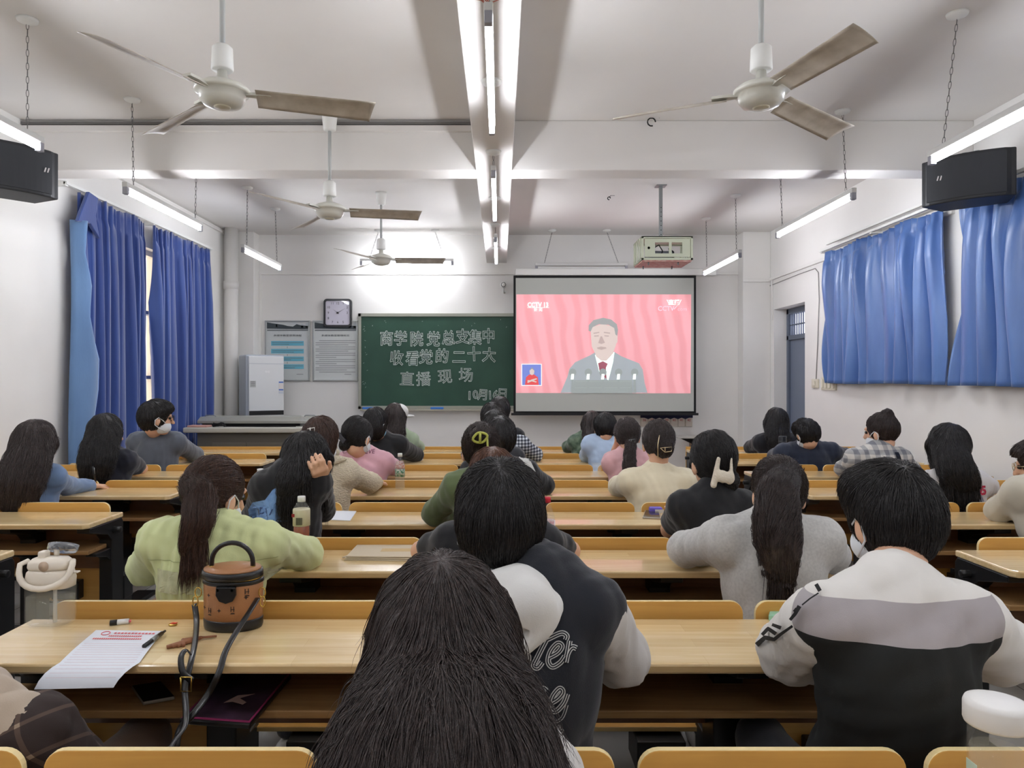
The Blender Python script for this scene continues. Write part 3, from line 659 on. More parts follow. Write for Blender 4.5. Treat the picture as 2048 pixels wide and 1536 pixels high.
# ------------------------------------------------------------ back wall: chalkboard, screen, posters, clock
M_alu = mat('aluminium', (176,178,176), .35, metal=.7); YW = YB
def board():
    d = 9.56; a = P(722, 632, d); b = P(722, 813, d); x0, x1, z1, z0 = a.x, 2.15, a.z, b.z
    t = empty('chalkboard', (0, YW-.05, z0), 'green chalkboard with chalk writing, right half behind the screen', 'chalkboard')
    MB().box(x0, x1, d, YW, z0, z1).build('board', mat('board_green', (38,72,58), .55, var=(2.2, (46,82,66)), bump=(200,.1)), t)
    f = MB(); e = .035; f.box(x0-e, x1, d-.02, YW, z1-.01, z1+e); f.box(x0-e, x0+.005, d-.02, YW, z0-e, z1+e); f.box(x0-e, x1, d-.02, YW, z0-e, z0+.008)
    f.build('frame', mat('board_frame', (158,160,148), .45, metal=.3), t, bevel=.004)
    MB().box(x0, x1, d-.07, d-.02, z0-.055, z0-.035).build('chalk_tray', mat('tray', (170,166,150), .5), t, bevel=.003)
    ch = mat('chalk', (196,206,200), .95); Y = d-.004
    def chars(s, pts, size, outline=.004, off=.003, wide=1):
        for c, (px, py), r in zip(s, pts, [random.uniform(-.07, .07) for _ in s]):
            q = P(px, py, d); text('chalk_character', c, size, (q.x, Y, q.z), ch, t, outline=outline, rot=r, wide=wide, offset=off)
    chars('商学院党总支集中', [(773,679),(801,679),(833,680),(867,680),(897,678),(925,675),(950,677),(977,674)], .205, .004, .003, .88)
    chars('收看党的二十大', [(793,718),(825,719),(852,716),(884,714),(918,716),(948,710),(978,712)], .20, .004, .003, .92)
    chars('直播现场', [(814,760),(847,760),(890,755),(932,752)], .20, .0035, 0)
    chars('10月16日', [(939,792),(951,790),(966,791),(980,791),(991,790),(1005,789)], .155, .004, .002, .95)
    sm = MB(); r = random.Random(5)
    for i in range(26):
        px = r.choice((r.uniform(726, 735), r.uniform(726, 1020))); py = r.uniform(640, 800) if px < 736 else r.uniform(636, 655); q = P(px, py, d); s = r.uniform(.004, .016); a = r.uniform(0, 3)
        sm.prism([(q.x+s*cos(a), q.z+s*sin(a)), (q.x+.004*cos(a+1.6), q.z+.004*sin(a+1.6)), (q.x-s*cos(a), q.z-s*sin(a))], Y-.001, Y, 'y')
    o = sm.build('chalk_marks', ch, t); o['kind'] = 'stuff'
    for px, lb, rz in ((738, 'blue board eraser hanging at the left end of the chalk tray', .1), (874, 'blue board eraser in the middle of the chalk tray', 0)):
        q = P(px, 817, d-.05); tt = empty('board_eraser', (q.x, d-.045, z0-.03), lb, 'eraser', 'blue board erasers')
        MB().box(q.x-.085, q.x+.085, d-.068, d-.022, z0-.034, z0-.006).build('handle', mat('eraser_blue', (62,124,206), .5), tt, bevel=.005)
        MB().box(q.x-.08, q.x+.08, d-.066, d-.024, z0-.0348, z0-.034+.004).build('felt', mat('felt_dark', (60,70,90), .95), tt)
board()

def screen():
    d = 9.33; a = P(1027, 551, d); b = P(1392, 826, d); x0, x1, z1, z0 = a.x, b.x, a.z, b.z
    t = empty('projection_screen', ((x0+x1)/2, d, z0), 'pull-down projection screen showing a speech broadcast on a red backdrop', 'screen')
    MB().box(x0, x1, d, d+.006, z0, z1).build('border', mat('screen_black', (16,16,18), .7), t)
    wa = P(1031.5, 556, d); wb = P(1387.5, 822.5, d); MB().box(wa.x, wb.x, d-.004, d, wb.z, wa.z).build('fabric', mat('screen_fabric', (176,178,172), .8, emit=.05), t)
    MB().box(x0-.03, x1+.03, d-.012, d+.02, z0-.03, z0).build('weight_bar', mat('screen_bar', (24,24,26), .5), t, bevel=.004)
    h = P(1030, 538, d); MB().box(x0+.02, x1+.25, d-.05, d+.06, h.z-.085, h.z).build('housing', M_white, t, bevel=.01)
    # projected picture: a red draped backdrop and what stands before it
    Y = [d-.0045]
    def em(n, c, s=SCREEN, **k): return mat(n, c, .9, emit=s, **k)
    def pp(u, v): q = P(1020+u*380/2048, 580+v*220/1186, d); return (q.x, q.z)      # picture coordinates
    def shape(name, pts, m, curve=False):
        Y[0] -= .0006; mb = MB(); mb.prism([pp(*p) for p in pts], Y[0], Y[0]+.0005, 'y'); return mb.build(name, m, t)
    mr = em('picture_red', (244,118,130)); nt = mr.node_tree; bs = nt.nodes['Principled BSDF']
    tc = nt.nodes.new('ShaderNodeTexCoord'); mp = nt.nodes.new('ShaderNodeMapping'); mp.inputs['Rotation'].default_value = (0, radians(9), 0); wv = nt.nodes.new('ShaderNodeTexWave')
    wv.inputs['Scale'].default_value = 1.7; wv.inputs['Distortion'].default_value = 5; wv.inputs['Detail'].default_value = 2; wv.inputs['Detail Scale'].default_value = .6
    rp = nt.nodes.new('ShaderNodeValToRGB'); rp.color_ramp.elements[0].color = (*lin((240,166,172)), 1); rp.color_ramp.elements[0].position = .2; rp.color_ramp.elements[1].color = (*lin((253,180,186)), 1); rp.color_ramp.elements[1].position = .7
    nt.links.new(tc.outputs['Object'], mp.inputs[0]); nt.links.new(mp.outputs[0], wv.inputs[0]); nt.links.new(wv.outputs['Fac'], rp.inputs[0]); nt.links.new(rp.outputs[0], bs.inputs['Base Color']); nt.links.new(rp.outputs[0], bs.inputs['Emission Color'])
    shape('picture', [(70,48),(1952,48),(1945,1114),(66,1110)], mr)
    suit = em('picture_suit', (172,180,184)); skin = em('picture_skin', (224,208,200)); hair = em('picture_hair', (166,168,166)); wht = em('picture_white', (214,236,224), .6); tie = em('picture_tie', (166,98,112)); dk = em('picture_dark', (160,168,166)); ft = em('picture_feature', (196,176,170)); hl = em('picture_light', (220,225,220), .6)
    shape('presenter', [(545,1108),(620,930),(640,850),(700,780),(860,705),(920,670),(1120,665),(1200,715),(1390,790),(1430,860),(1450,1000),(1480,1108)], suit)
    shape('presenter', [(915,700),(1125,670),(1110,780),(1060,975),(965,900)], wht)
    shape('presenter', [(905,620),(1110,600),(1115,680),(1040,762),(985,765),(925,715)], skin)
    shape('presenter', [(868,440),(880,400),(1000,365),(1130,400),(1155,500),(1140,600),(1105,690),(1040,735),(985,738),(925,700),(880,610)], skin)
    shape('presenter', [(1135,490),(1160,480),(1158,560),(1138,590)], skin)
    shape('presenter', [(846,440),(848,380),(900,325),(1000,300),(1090,318),(1150,370),(1163,430),(1155,495),(1135,480),(1122,410),(1060,375),(960,370),(890,400),(868,450)], hair)
    for p in ([(898,462),(960,452),(962,462),(900,474)], [(1010,452),(1078,460),(1078,472),(1012,464)], [(905,492),(955,488),(956,500),(908,503)], [(1015,488),(1066,492),(1062,503),(1018,500)],
              [(975,500),(990,500),(1022,570),(985,582),(950,572)], [(935,622),(980,610),(1030,618),(1040,630),(985,645),(945,636)]): shape('presenter_feature', p, ft)
    shape('presenter', [(948,790),(1000,768),(1052,795),(1032,840),(1040,960),(968,900)], tie)
    shape('lectern', [(690,972),(1310,972),(1320,1112),(680,1112)], dk)
    for y in (985, 1052): shape('lectern', [(700,y),(1300,y),(1300,y+5),(700,y+5)], em('picture_edge', (168,178,174)))
    for mx in (674, 842, 1000, 1168, 1340):
        shape('microphone', [(mx+40*cos(a*pi/6), 888+42*sin(a*pi/6)) for a in range(12)], dk); shape('microphone', [(mx-14,905),(mx+16,905),(mx+10,965),(mx-20,965)], hl); shape('microphone', [(mx-10,965),(mx+10,965),(mx+16,1110),(mx-16,1110)], dk)
    shape('inset', [(124,798),(340,798),(340,1032),(124,1032)], hl); shape('inset', [(130,804),(334,804),(334,1026),(130,1026)], em('picture_blue', (128,146,220)))
    red = em('picture_cloth', (232,92,92))
    shape('inset_figure', [(160,1024),(172,940),(205,912),(262,912),(298,940),(310,1024)], red); shape('inset_figure', [(210,870),(236,840),(262,870),(258,905),(236,920),(214,905)], skin); shape('inset_figure', [(206,872),(236,832),(266,872),(236,850)], hair)
    shape('inset_figure', [(185,990),(230,965),(285,950),(290,962),(235,985),(190,1002)], skin); shape('inset_figure', [(186,972),(240,972),(286,988),(280,998),(236,986),(190,984)], skin)
    def tx(s, u, v, size, m, **k):
        q = pp(u, v); Y[0] -= .0006; text('caption', s, size, (q[0], Y[0], q[1]), m, t, **k)
    tx('CCTV 13', 300, 165, .085, hl, wide=.82, offset=.003); tx('新 闻', 302, 218, .05, hl); shape('caption_rule', [(186,190),(420,190),(420,194),(186,194)], hl)
    tx('CCTV', 1675, 205, .085, em('picture_pink', (255,176,186), .5), wide=.95, offset=.002); tx('com', 1850, 210, .07, em('picture_pink', (255,176,186))); tx('直播', 1762, 140, .075, hl, offset=.002)
    for s in (1, -1): shape('caption_arc', [(1762-s*80,108),(1762-s*72,108),(1762-s*45,165),(1762-s*55,158)], hl)
    shape('caption_rule', [(1756,205),(1796,170),(1800,172),(1764,215)], em('picture_pink', (255,176,186)))
screen()

def poster(x0, x1, kind, label):
    d = YW-.02; a = P(x0, 641, d); b = P(x1, 762, d); t = empty('framed_poster', ((a.x+b.x)/2, d, b.z), label, 'poster', 'framed notices')
    f = MB(); e = .018
    f.box(a.x, b.x, d-.01, YW, a.z-e, a.z); f.box(a.x, b.x, d-.01, YW, b.z, b.z+e); f.box(a.x, a.x+e, d-.01, YW, b.z+e, a.z-e); f.box(b.x-e, b.x, d-.01, YW, b.z+e, a.z-e)
    f.build('frame', M_alu, t, bevel=.003)
    MB().box(a.x+e, b.x-e, d+.004, YW, b.z+e, a.z-e).build('sheet', mat('notice_paper', (204,208,206), .35, coat=.6), t)
    W = b.x-a.x; H = a.z-b.z; Y = d+.0035; pk = [Y]
    def rc(u0, u1, v0, v1, m, nm='print'):
        MB().box(a.x+u0*W, a.x+u1*W, Y-.0008, Y, a.z-v1*H, a.z-v0*H).build(nm, m, t)
    dg = mat('print_dark', (62,70,74), .5); gr = mat('print_grey', (120,124,126), .6); bl = mat('print_blue', (108,182,204), .5)
    m = MB(); L = [(.04,.03),(.2,.05),(.4,.07),(.5,.09),(.62,.10),(.7,.06),(.8,.08),(.95,.09)]
    m.prism([(a.x+u*W, a.z-v*H) for u, v in L]+[(a.x+.955*W, a.z-.145*H), (a.x+.04*W, a.z-.135*H)], Y-.0008, Y, 'y'); m.build('picture_strip', dg, t)
    rc(.045, .955, .15, .172, gr)
    for u, v, s in ((.24,.085,.02), (.8,.09,.03), (.9,.08,.04)): rc(u, u+s*1.6, v-s, v+s, mat('print_pale', (188,196,196), .5))
    text('heading', '多媒体教室使用流程' if kind else '多媒体教室管理规定', .028, (a.x+W*.5, Y-.001, a.z-.25*H), dg, t, wide=1.5)
    ln = MB(); r = random.Random(kind+2)
    if kind:
        for k in range(4):
            v = .34+k*.128; rc(.135, .86, v, v+.076, bl, 'flow_box')
            for j in range(2): ln.box(a.x+W*.16, a.x+W*(.84 if j == 0 else r.uniform(.45, .8)), Y-.0012, Y-.0008, a.z-H*(v+.03+.028*j), a.z-H*(v+.022+.028*j))
            if k < 3: ln.box(a.x+W*.49, a.x+W*.5, Y-.001, Y-.0002, a.z-H*(v+.118), a.z-H*(v+.088))
    else:
        for k in range(16):
            v = .33+k*.0345; u = .14 if k % 3 == 0 else .06; ln.box(a.x+W*u, a.x+W*(r.uniform(.5, .8) if k % 3 == 2 else .94), Y-.001, Y-.0002, a.z-H*(v+.008), a.z-H*v)
    ln.box(a.x+W*.7, a.x+W*.85, Y-.001, Y-.0002, a.z-H*.893, a.z-H*.885)
    o = ln.build('text_lines', gr, t); o['kind'] = 'stuff'
poster(530, 620, 1, 'silver-framed notice with four blue flow boxes, nearer the air conditioner')
poster(625.5, 716, 0, 'silver-framed notice of plain text under the square clock')

def clock():
    d = YW-.05; a = P(647, 598, d); b = P(703, 653, d); cx, cz = (a.x+b.x)/2, (a.z+b.z)/2; s = (b.x-a.x)/2
    t = empty('wall_clock', (cx, d, cz), 'square black-framed clock hung over the right notice', 'clock')
    f = MB(); P_ = rrect(cx-s, cx+s, cz-s, cz+s, .045); P2 = rrect(cx-s+.025, cx+s-.025, cz-s+.025, cz+s-.025, .025); n = len(P_)
    V = [(p[0], d, p[1]) for p in P_]+[(p[0], YW, p[1]) for p in P_]+[(p[0], d, p[1]) for p in P2]+[(p[0], d+.02, p[1]) for p in P2]
    Fs = []
    for i in range(n):
        j = (i+1) % n; Fs += [(i, i+n, j+n, j), (i, j, j+2*n, i+2*n), (i+2*n, j+2*n, j+3*n, i+3*n)]
    Fs.append(tuple(range(n, 2*n))); f.add(V, Fs); f.build('frame', mat('clock_frame', (28,26,30), .3), t)
    MB().prism(P2, d+.015, d+.02, 'y').build('dial', mat('clock_dial', (206,202,216), .3, coat=.7, coatr=.03), t)
    mk = mat('clock_black', (34,34,40), .5)
    for k in range(1, 13):
        if k == 4: continue
        th = radians(90-30*k); q = max(abs(cos(th)), abs(sin(th))); R = .128
        text('numeral', str(k), .044, (cx+R*cos(th)/q*.98, d+.0145, cz+R*sin(th)/q*.98), mk, t)
    for L, th, w_ in ((.085, 143, .004), (.125, 31, .0035)):
        c_, s_ = cos(radians(th)), sin(radians(th)); MB().prism([(cx-s_*w_-c_*.02, cz+c_*w_-s_*.02), (cx+c_*L, cz+s_*L), (cx+s_*w_-c_*.02, cz-c_*w_-s_*.02)], d+.008, d+.010, 'y').build('hand', mk, t)
    MB().lathe([(0, .0), (.012, .0), (.012, .01), (0, .012)], (cx, d+.014, cz), 14, axis='y').build('hub', mk, t)
clock()

def aircon():
    t = empty('air_conditioner', (-3.02, 9.12, 0), 'tall white floor-standing air conditioner cabinet beside the corner pipe', 'air conditioner', rz=radians(32)); w, dd, H = .235, .21, 1.735
    wm = mat('cabinet_white', (222,224,224), .3, coat=.3); gm = mat('cabinet_grey', (176,182,190), .4)
    MB().box(-w, w, -dd+.03, dd, .0, H).build('body', gm, t, bevel=.02, local=True)
    MB().box(-w+.03, w-.012, -dd, -dd+.03, .12, H-.02).build('front_panel', wm, t, bevel=.008, local=True)
    MB().box(-w+.035, w-.015, -dd-.004, -dd, .985, 1.04).build('outlet', mat('outlet_black', (22,24,26), .4), t, bevel=.002, local=True)
    MB().box(-w+.035, w-.015, -dd-.003, -dd, 1.62, 1.625).build('seam', gm, t, local=True)
    MB().box(-w+.045, -w+.115, -dd-.004, -dd, 1.33, 1.41).build('paper_label', mat('paper_label', (190,192,190), .6), t, local=True)
    ln = MB()
    for k in range(5): ln.box(-w+.052, -w+.105, -dd-.005, -dd-.004, 1.345+k*.013, 1.348+k*.013)
    ln.build('label_print', M_dark, t, local=True)
    for z0, z1, c in ((1.385, 1.40, (70,110,190)), (1.31, 1.375, (224,216,210)), (1.29, 1.305, (70,110,190)), (1.25, 1.28, (200,206,214))):
        MB().box(w-.075, w-.02, -dd-.004, -dd, z0, z1).build('energy_label', mat('energy%d' % c[0], c, .5), t, local=True)
    text('front_mark', '静音', .03, (.02, -dd-.002, 1.52), mat('mark_white', (244,244,244), .4), t and None)
    bpy.data.objects['front_mark'].parent = t
    tt = MB().box(-w-.01, w+.01, -dd-.01, dd+.01, 0, .05).build('plinth', gm, t, bevel=.005, local=True)
aircon()

def teacher_desk():
    yf = 7.62; t = empty('teacher_console', (-2.65, yf, 0), 'grey metal teacher console with a closed lid at the left front', 'desk')
    g = mat('console_grey', (150,150,142), .4, metal=.2); g2 = mat('console_body', (104,102,94), .5, metal=.2); lt = mat('console_top', (196,194,182), .35)
    x0, x1 = -3.36, -1.98
    MB().box(x0, x1, yf, yf+.62, .86, .915).build('worktop', lt, t, bevel=.012)
    MB().box(x0+.12, x1-.02, yf+.08, yf+.6, .04, .86).build('body', g2, t, bevel=.006)
    for a, b in ((x0+.28, -2.72), (-2.71, x1-.06)): MB().box(a, b, yf+.072, yf+.082, .3, .75).build('door_panel', mat('console_panel', (112,109,100), .45, metal=.2), t, bevel=.004)
    MB().prism([(yf+.22, .945), (yf+.22, .975), (yf+.30, 1.015), (yf+.60, 1.015), (yf+.60, .945)], x0+.06, x1-.05, 'x').build('lid', g, t, bevel=.006)
    MB().box(x0+.1, x1-.1, yf+.26, yf+.58, .915, .945).build('lid_gap', M_dark, t)
    for x in (-3.2, -2.1):
        MB().tube([(x-.06, yf+.34, 1.012), (x-.05, yf+.34, 1.03), (x+.05, yf+.34, 1.03), (x+.06, yf+.34, 1.012)], .006, 6).build('handle', M_steel, t)
    MB().box(x0+.14, x1-.04, yf+.1, yf+.58, 0, .04).build('plinth', M_black, t)
    b = MB().box(-3.33, -3.12, yf+.04, yf+.18, .9155, .935).build('notebook', mat('pink_cover', (196,150,140), .6), bevel=.003); tag(b, 'pink notebook lying at the left end of the teacher console', 'notebook')
    c = MB(); cx, cy = -3.02, yf+.12
    for r in range(3): c.tube([(cx+(.07-.008*r)*cos(a*pi/8), cy+.05*sin(a*pi/8), .922+.011*r+.02*(a % 5)/5) for a in range(17)], .006, 6)
    c.tube([(cx+.06, cy, .922), (-2.7, yf+.13, .92), (-2.4, yf+.1, .92), (-2.2, yf+.14, .92)], .005, 6)
    tag(c.build('coiled_cable', M_dark), 'coiled black cable on the front of the teacher console', 'cable')
    bottle(Vector((-2.12, yf+.12, .9155)), .12, .028, 'squat', 'small clear bottle with white cap on the teacher console')
M_pet = mat('clear_plastic', (236,240,240), .05, spec=1.0, coat=.8, coatr=.02, alpha=.07); M_water = mat('water', (206,204,184), .05, spec=.8, alpha=.14); M_tea = mat('red_tea', (150,72,40), .08, spec=.8, alpha=.85)
def bottle(base, H, R, kind, label, capc=(238,238,236), group='drink bottles', cat='bottle'):
    t = empty('drink_bottle', base, label, cat, group); x, y, z = base
    k = H/.22; pr = [(0, .001), (R*.85, .001), (R, .008), (R, .06*k), (R*.97, .064*k), (R, .068*k), (R, .172*k), (R*.85, .183*k), (R*.5, .197*k), (R*.46, .205*k)] if kind == 'tea' else [(0, .001), (R*.8, .001), (R, .006*k+.002), (R, .045*k), (R*.95, .05*k), (R, .055*k), (R, .09*k), (R*.97, .095*k), (R, .1*k), (R, .135*k), (R*.93, .15*k), (R*.62, .178*k), (R*.42, .192*k), (R*.4, .205*k)]
    MB().lathe(pr, base, 28).build('shell', M_pet, t)
    cw = R*.47; MB().lathe([(0, .2*k), (cw, .2*k), (cw, .216*k), (cw*.95, .22*k), (0, .22*k)], base, 22).build('cap', mat('cap%d%d' % (capc[0], capc[1]), capc, .4), t)
    if kind == 'tea':
        MB().lathe([(0, .004), (R*.93, .006), (R*.93, .16*k), (0, .16*k)], base, 24).build('tea', M_tea, t)
        MB().lathe([(R*1.015, .112*k), (R*1.015, .170*k), (R*.97, .174*k)], base, 28).build('label_sleeve', mat('cream_label', (206,200,170), .5), t)
        b = MB(); 
        for i in range(9): b.prism([(x-.012+i*.0028, z+.118*k), (x-.0105+i*.0028, z+.118*k), (x-.0105+i*.0028, z+.145*k), (x-.012+i*.0028, z+.145*k)], y-R*1.04, y-R*1.03, 'y')
        b.build('barcode', M_dark, t); MB().box(x-R*.95, x-R*.6, y-R*.85, y-R*.8, z+.146*k, z+.158*k).build('label_mark', mat('label_red', (150,40,44), .5), t)
    elif kind == 'water':
        MB().lathe([(0, .004), (R*.93, .006), (R*.93, .10*k), (0, .10*k)], base, 24).build('water', M_water, t)
        MB().lathe([(R*1.015, .08*k), (R*1.015, .125*k)], base, 28).build('label_sleeve', mat('green_label', (60,120,84), .5, var=(90, (214,206,196))), t)
        MB().lathe([(R*1.01, .128*k), (R*.97, .145*k), (R*.68, .172*k)], base, 28).build('shoulder_print', mat('shoulder_print', (196,120,110), .6, var=(120, (226,222,214)), alpha=.55), t)
    elif kind == 'red':
        MB().lathe([(0, .004), (R*.93, .006), (R*.93, .15*k), (0, .15*k)], base, 24).build('water', M_water, t)
        MB().lathe([(R*1.015, .075*k), (R*1.015, .135*k)], base, 28).build('label_sleeve', mat('pale_label', (222,214,212), .5, var=(60, (190,120,126))), t)
    return t
teacher_desk()

def projector():
    yf, yr = 7.0, 7.42; a = P(1283, 472, yf); b = P(1386, 520, yf); x0, x1, z1, z0 = a.x, b.x, a.z, b.z
    t = empty('projector_cage', ((x0+x1)/2, yf, z0), 'pale green steel projector cage hung from a ceiling pole', 'projector cage'); g = mat('cage_green', (196,202,178), .45)
    e = .022; f = MB()
    for x in (x0, x1-e):
        for y in (yf, yr-e): f.box(x, x+e, y, y+e, z0, z1)
    f.box(x0, x1, yf, yr, z1-.012, z1)
    for y in (yf, yr-e): f.box(x0, x1, y, y+e, z0, z0+e); f.box(x0, x1, y, y+e, z1-e, z1)
    for x in (x0, x1-e): f.box(x, x+e, yf, yr, z0, z0+e)
    f.build('frame', g, t, bevel=.002)
    for i in range(4):
        y = yf+.06+i*.09
        for x in (x0, x1-.006): MB().box(x, x+.006, y, y+.035, z0, z1).build('side_bar', g, t)
    dd = MB(); X0, X1, Z0, Z1 = x0+.03, x1-.028, z0+.028, z1-.028; w0, w1, w2, w3 = X0+.10, X0+.235, X0+.262, X0+.365; b0, b1 = Z0+.035, Z1-.035
    for q in ((X0, w0), (w1, w2), (w3, X1)): dd.box(q[0], q[1], yf-.008, yf, Z0, Z1)
    for q in ((w0, w1), (w2, w3)): dd.box(q[0], q[1], yf-.008, yf, Z0, b0); dd.box(q[0], q[1], yf-.008, yf, b1, Z1)
    d = dd.build('door', g, t); MB().lathe([(0, -.006), (.012, -.006), (.013, 0)], (X0+.04, yf-.008, (Z0+Z1)/2), 14, axis='y').build('lock', M_dark, d)
    MB().box(x0+.01, x1-.01, yf+.01, yr-.01, z0-.012, z0).build('base_plate', mat('cage_base', (196,130,124), .6, var=(30, (214,180,170))), t)
    for x in (x0+.08, x1-.13):
        for y in (yf+.06, yr-.1): MB().tube([(x, y, z0-.012), (x, y, z0-.04)], .007, 8).build('bolt', M_steel, t)
    px = (x0+x1)/2-.02; m = MB(); m.box(px-.016, px+.016, yf+.18, yf+.212, z1, ZC); m.build('pole', M_steel, t)
    for k in range(7): MB().tube([(px, yf+.178, z1+.05+k*.045), (px, yf+.182, z1+.05+k*.045)], .005, 8).build('pole_hole', M_dark, t)
    MB().box(px-.05, px+.05, yf+.14, yf+.25, ZC-.008, ZC).build('ceiling_plate', M_steel, t)
    p = empty('projector', ((x0+x1)/2-.04, yf+.12, z0+.03), 'grey projector with cables inside the ceiling cage', 'projector'); cx = (x0+x1)/2-.03
    MB().box(cx-.13, cx+.13, yf+.11, yf+.32, z0+.023, z0+.11).build('case', mat('projector_grey', (120,124,134), .5), p, bevel=.015)
    for dx in (-.03, .0, .05, .09): MB().box(cx+dx, cx+dx+.018, yf+.104, yf+.11, z0+.045, z0+.06).build('port', M_dark, p)
    MB().tube([(cx-.09, yf+.1, z0+.05), (cx-.10, yf+.06, z0+.12), (cx-.04, yf+.05, z0+.155), (cx, yf+.07, z0+.10), (cx-.01, yf+.1, z0+.05)], .006, 6).build('cable', M_dark, p)
    MB().tube([(cx+.09, yf+.1, z0+.05), (cx+.06, yf+.06, z0+.12), (cx+.1, yf+.05, z0+.09), (cx+.11, yf+.1, z0+.04)], .008, 6).build('cable', M_dark, p)
    MB().tube([(cx+.02, yf+.32, z0+.07), (cx+.02, yf+.335, z0+.07)], .035, 20).build('lens', M_dark, p)
projector()

def smalls():
    q = P(1007, 570, YW-.1); t = empty('security_camera', q, 'small white dome-and-eye camera on the wall left of the screen', 'camera')
    MB().lathe([(0, -.035), (.04, -.03), (.045, 0), (.035, .035), (0, .045)], q, 18, axis='y').build('body', M_white, t); MB().lathe([(0, -.0), (.03, -.002), (.032, .008)], (q.x, q.y-.03, q.z), 18, axis='y').build('lens', M_dark, t)
    MB().tube([(q.x, q.y+.03, q.z-.02), (q.x, q.y+.04, q.z-.09), (q.x+.01, YW, q.z-.09)], .014, 8).build('bracket', M_white, t)
    # numbered phone pockets
    d = YW-.02; a = P(1281, 828, d); b = P(1385, 853, d); t = empty('pocket_hanger', ((a.x+b.x)/2, d, b.z), 'cream phone-pocket hanger with navy band and red numbers below the screen', 'pocket organiser'); W = b.x-a.x
    MB().box(a.x, b.x, d+.005, YW, b.z, a.z).build('backing', mat('cream_cloth', (206,198,184), .9), t)
    for k in range(7):
        x = a.x+W*(k+.06)/7; x2 = a.x+W*(k+.94)/7; MB().prism([(x, b.z), (x2, b.z), (x2, b.z+.12), ((x+x2)/2, b.z+.128), (x, b.z+.12)], d-.012, d+.005, 'y').build('pocket', mat('pocket_cloth', (214,204,192), .9), t, bevel=.003)
        text('number', str(36+k), .045, ((x+x2)/2, d-.0135, b.z+.085), mat('number_red', (190,60,66), .6), t)
    MB().prism([(a.x, a.z-.0), (b.x, a.z-.0), (b.x, a.z-.05)]+[(b.x-W*i/14, a.z-.05-(.018 if i % 2 == 0 else 0)) for i in range(1, 14)]+[(a.x, a.z-.05)], d-.016, d+.005, 'y').build('band', mat('navy_band', (36,38,66), .8), t)
    # small wall table by the screen
    a = P(1355, 874, 9.1); t = empty('side_shelf', (a.x+.3, 9.3, a.z), 'small grey folding shelf on the wall behind the girl with the white hair bow', 'shelf')
    MB().box(a.x, a.x+.42, 9.1, 9.42, a.z-.02, a.z).build('top', mat('shelf_top_grey', (186,182,174), .5), t, bevel=.003)
    MB().prism([(a.x+.06, a.z-.02), (a.x+.34, a.z-.02), (a.x+.34, a.z-.12), (a.x+.27, a.z-.12)], 9.3, 9.33, 'y').build('bracket', M_dark, t)
    MB().box(a.x+.28, a.x+.4, 9.3, 9.6, 0, a.z-.02).build('support', mat('shelf_wood', (150,118,84), .5), t)
    # sockets on the right wall
    for y0, y1, z0, z1, lb, n in ((7.98, 8.14, 1.33, 1.43, 'white switch plate on the right wall nearest the door', 1), (7.56, 7.9, 1.31, 1.45, 'cream socket strip on the right wall under the curtain corner', 4)):
        t = empty('wall_socket', (XR-.02, y0, z0), lb, 'socket', 'electric fittings on the right wall')
        MB().box(XR-.02, XR, y0, y1, z0, z1).build('plate', mat('socket_cream', (222,216,196), .4), t, bevel=.006)
        for k in range(n): yy = y0+(y1-y0)*(k+.5)/n; MB().box(XR-.034, XR-.019, yy-.022, yy+.022, z0+.02, z1-.02).build('rocker', mat('socket_white', (232,226,208), .4), t, bevel=.008)
    pts = [P(1540, 572, 9.44), P(1600, 548, 8.5), P(1632, 537, 8.07), P(1638, 545, 7.99), P(1640, 600, 7.97), P(1636, 690, 8.01), P(1633, 765, 8.05)]
    tag(MB().tube([(XR-.008, p.y, p.z) for p in pts], .005, 6).build('wall_cable', mat('cable_grey', (150,148,146), .5)), 'thin grey cable running down the right wall to the sockets', 'cable')
smalls()

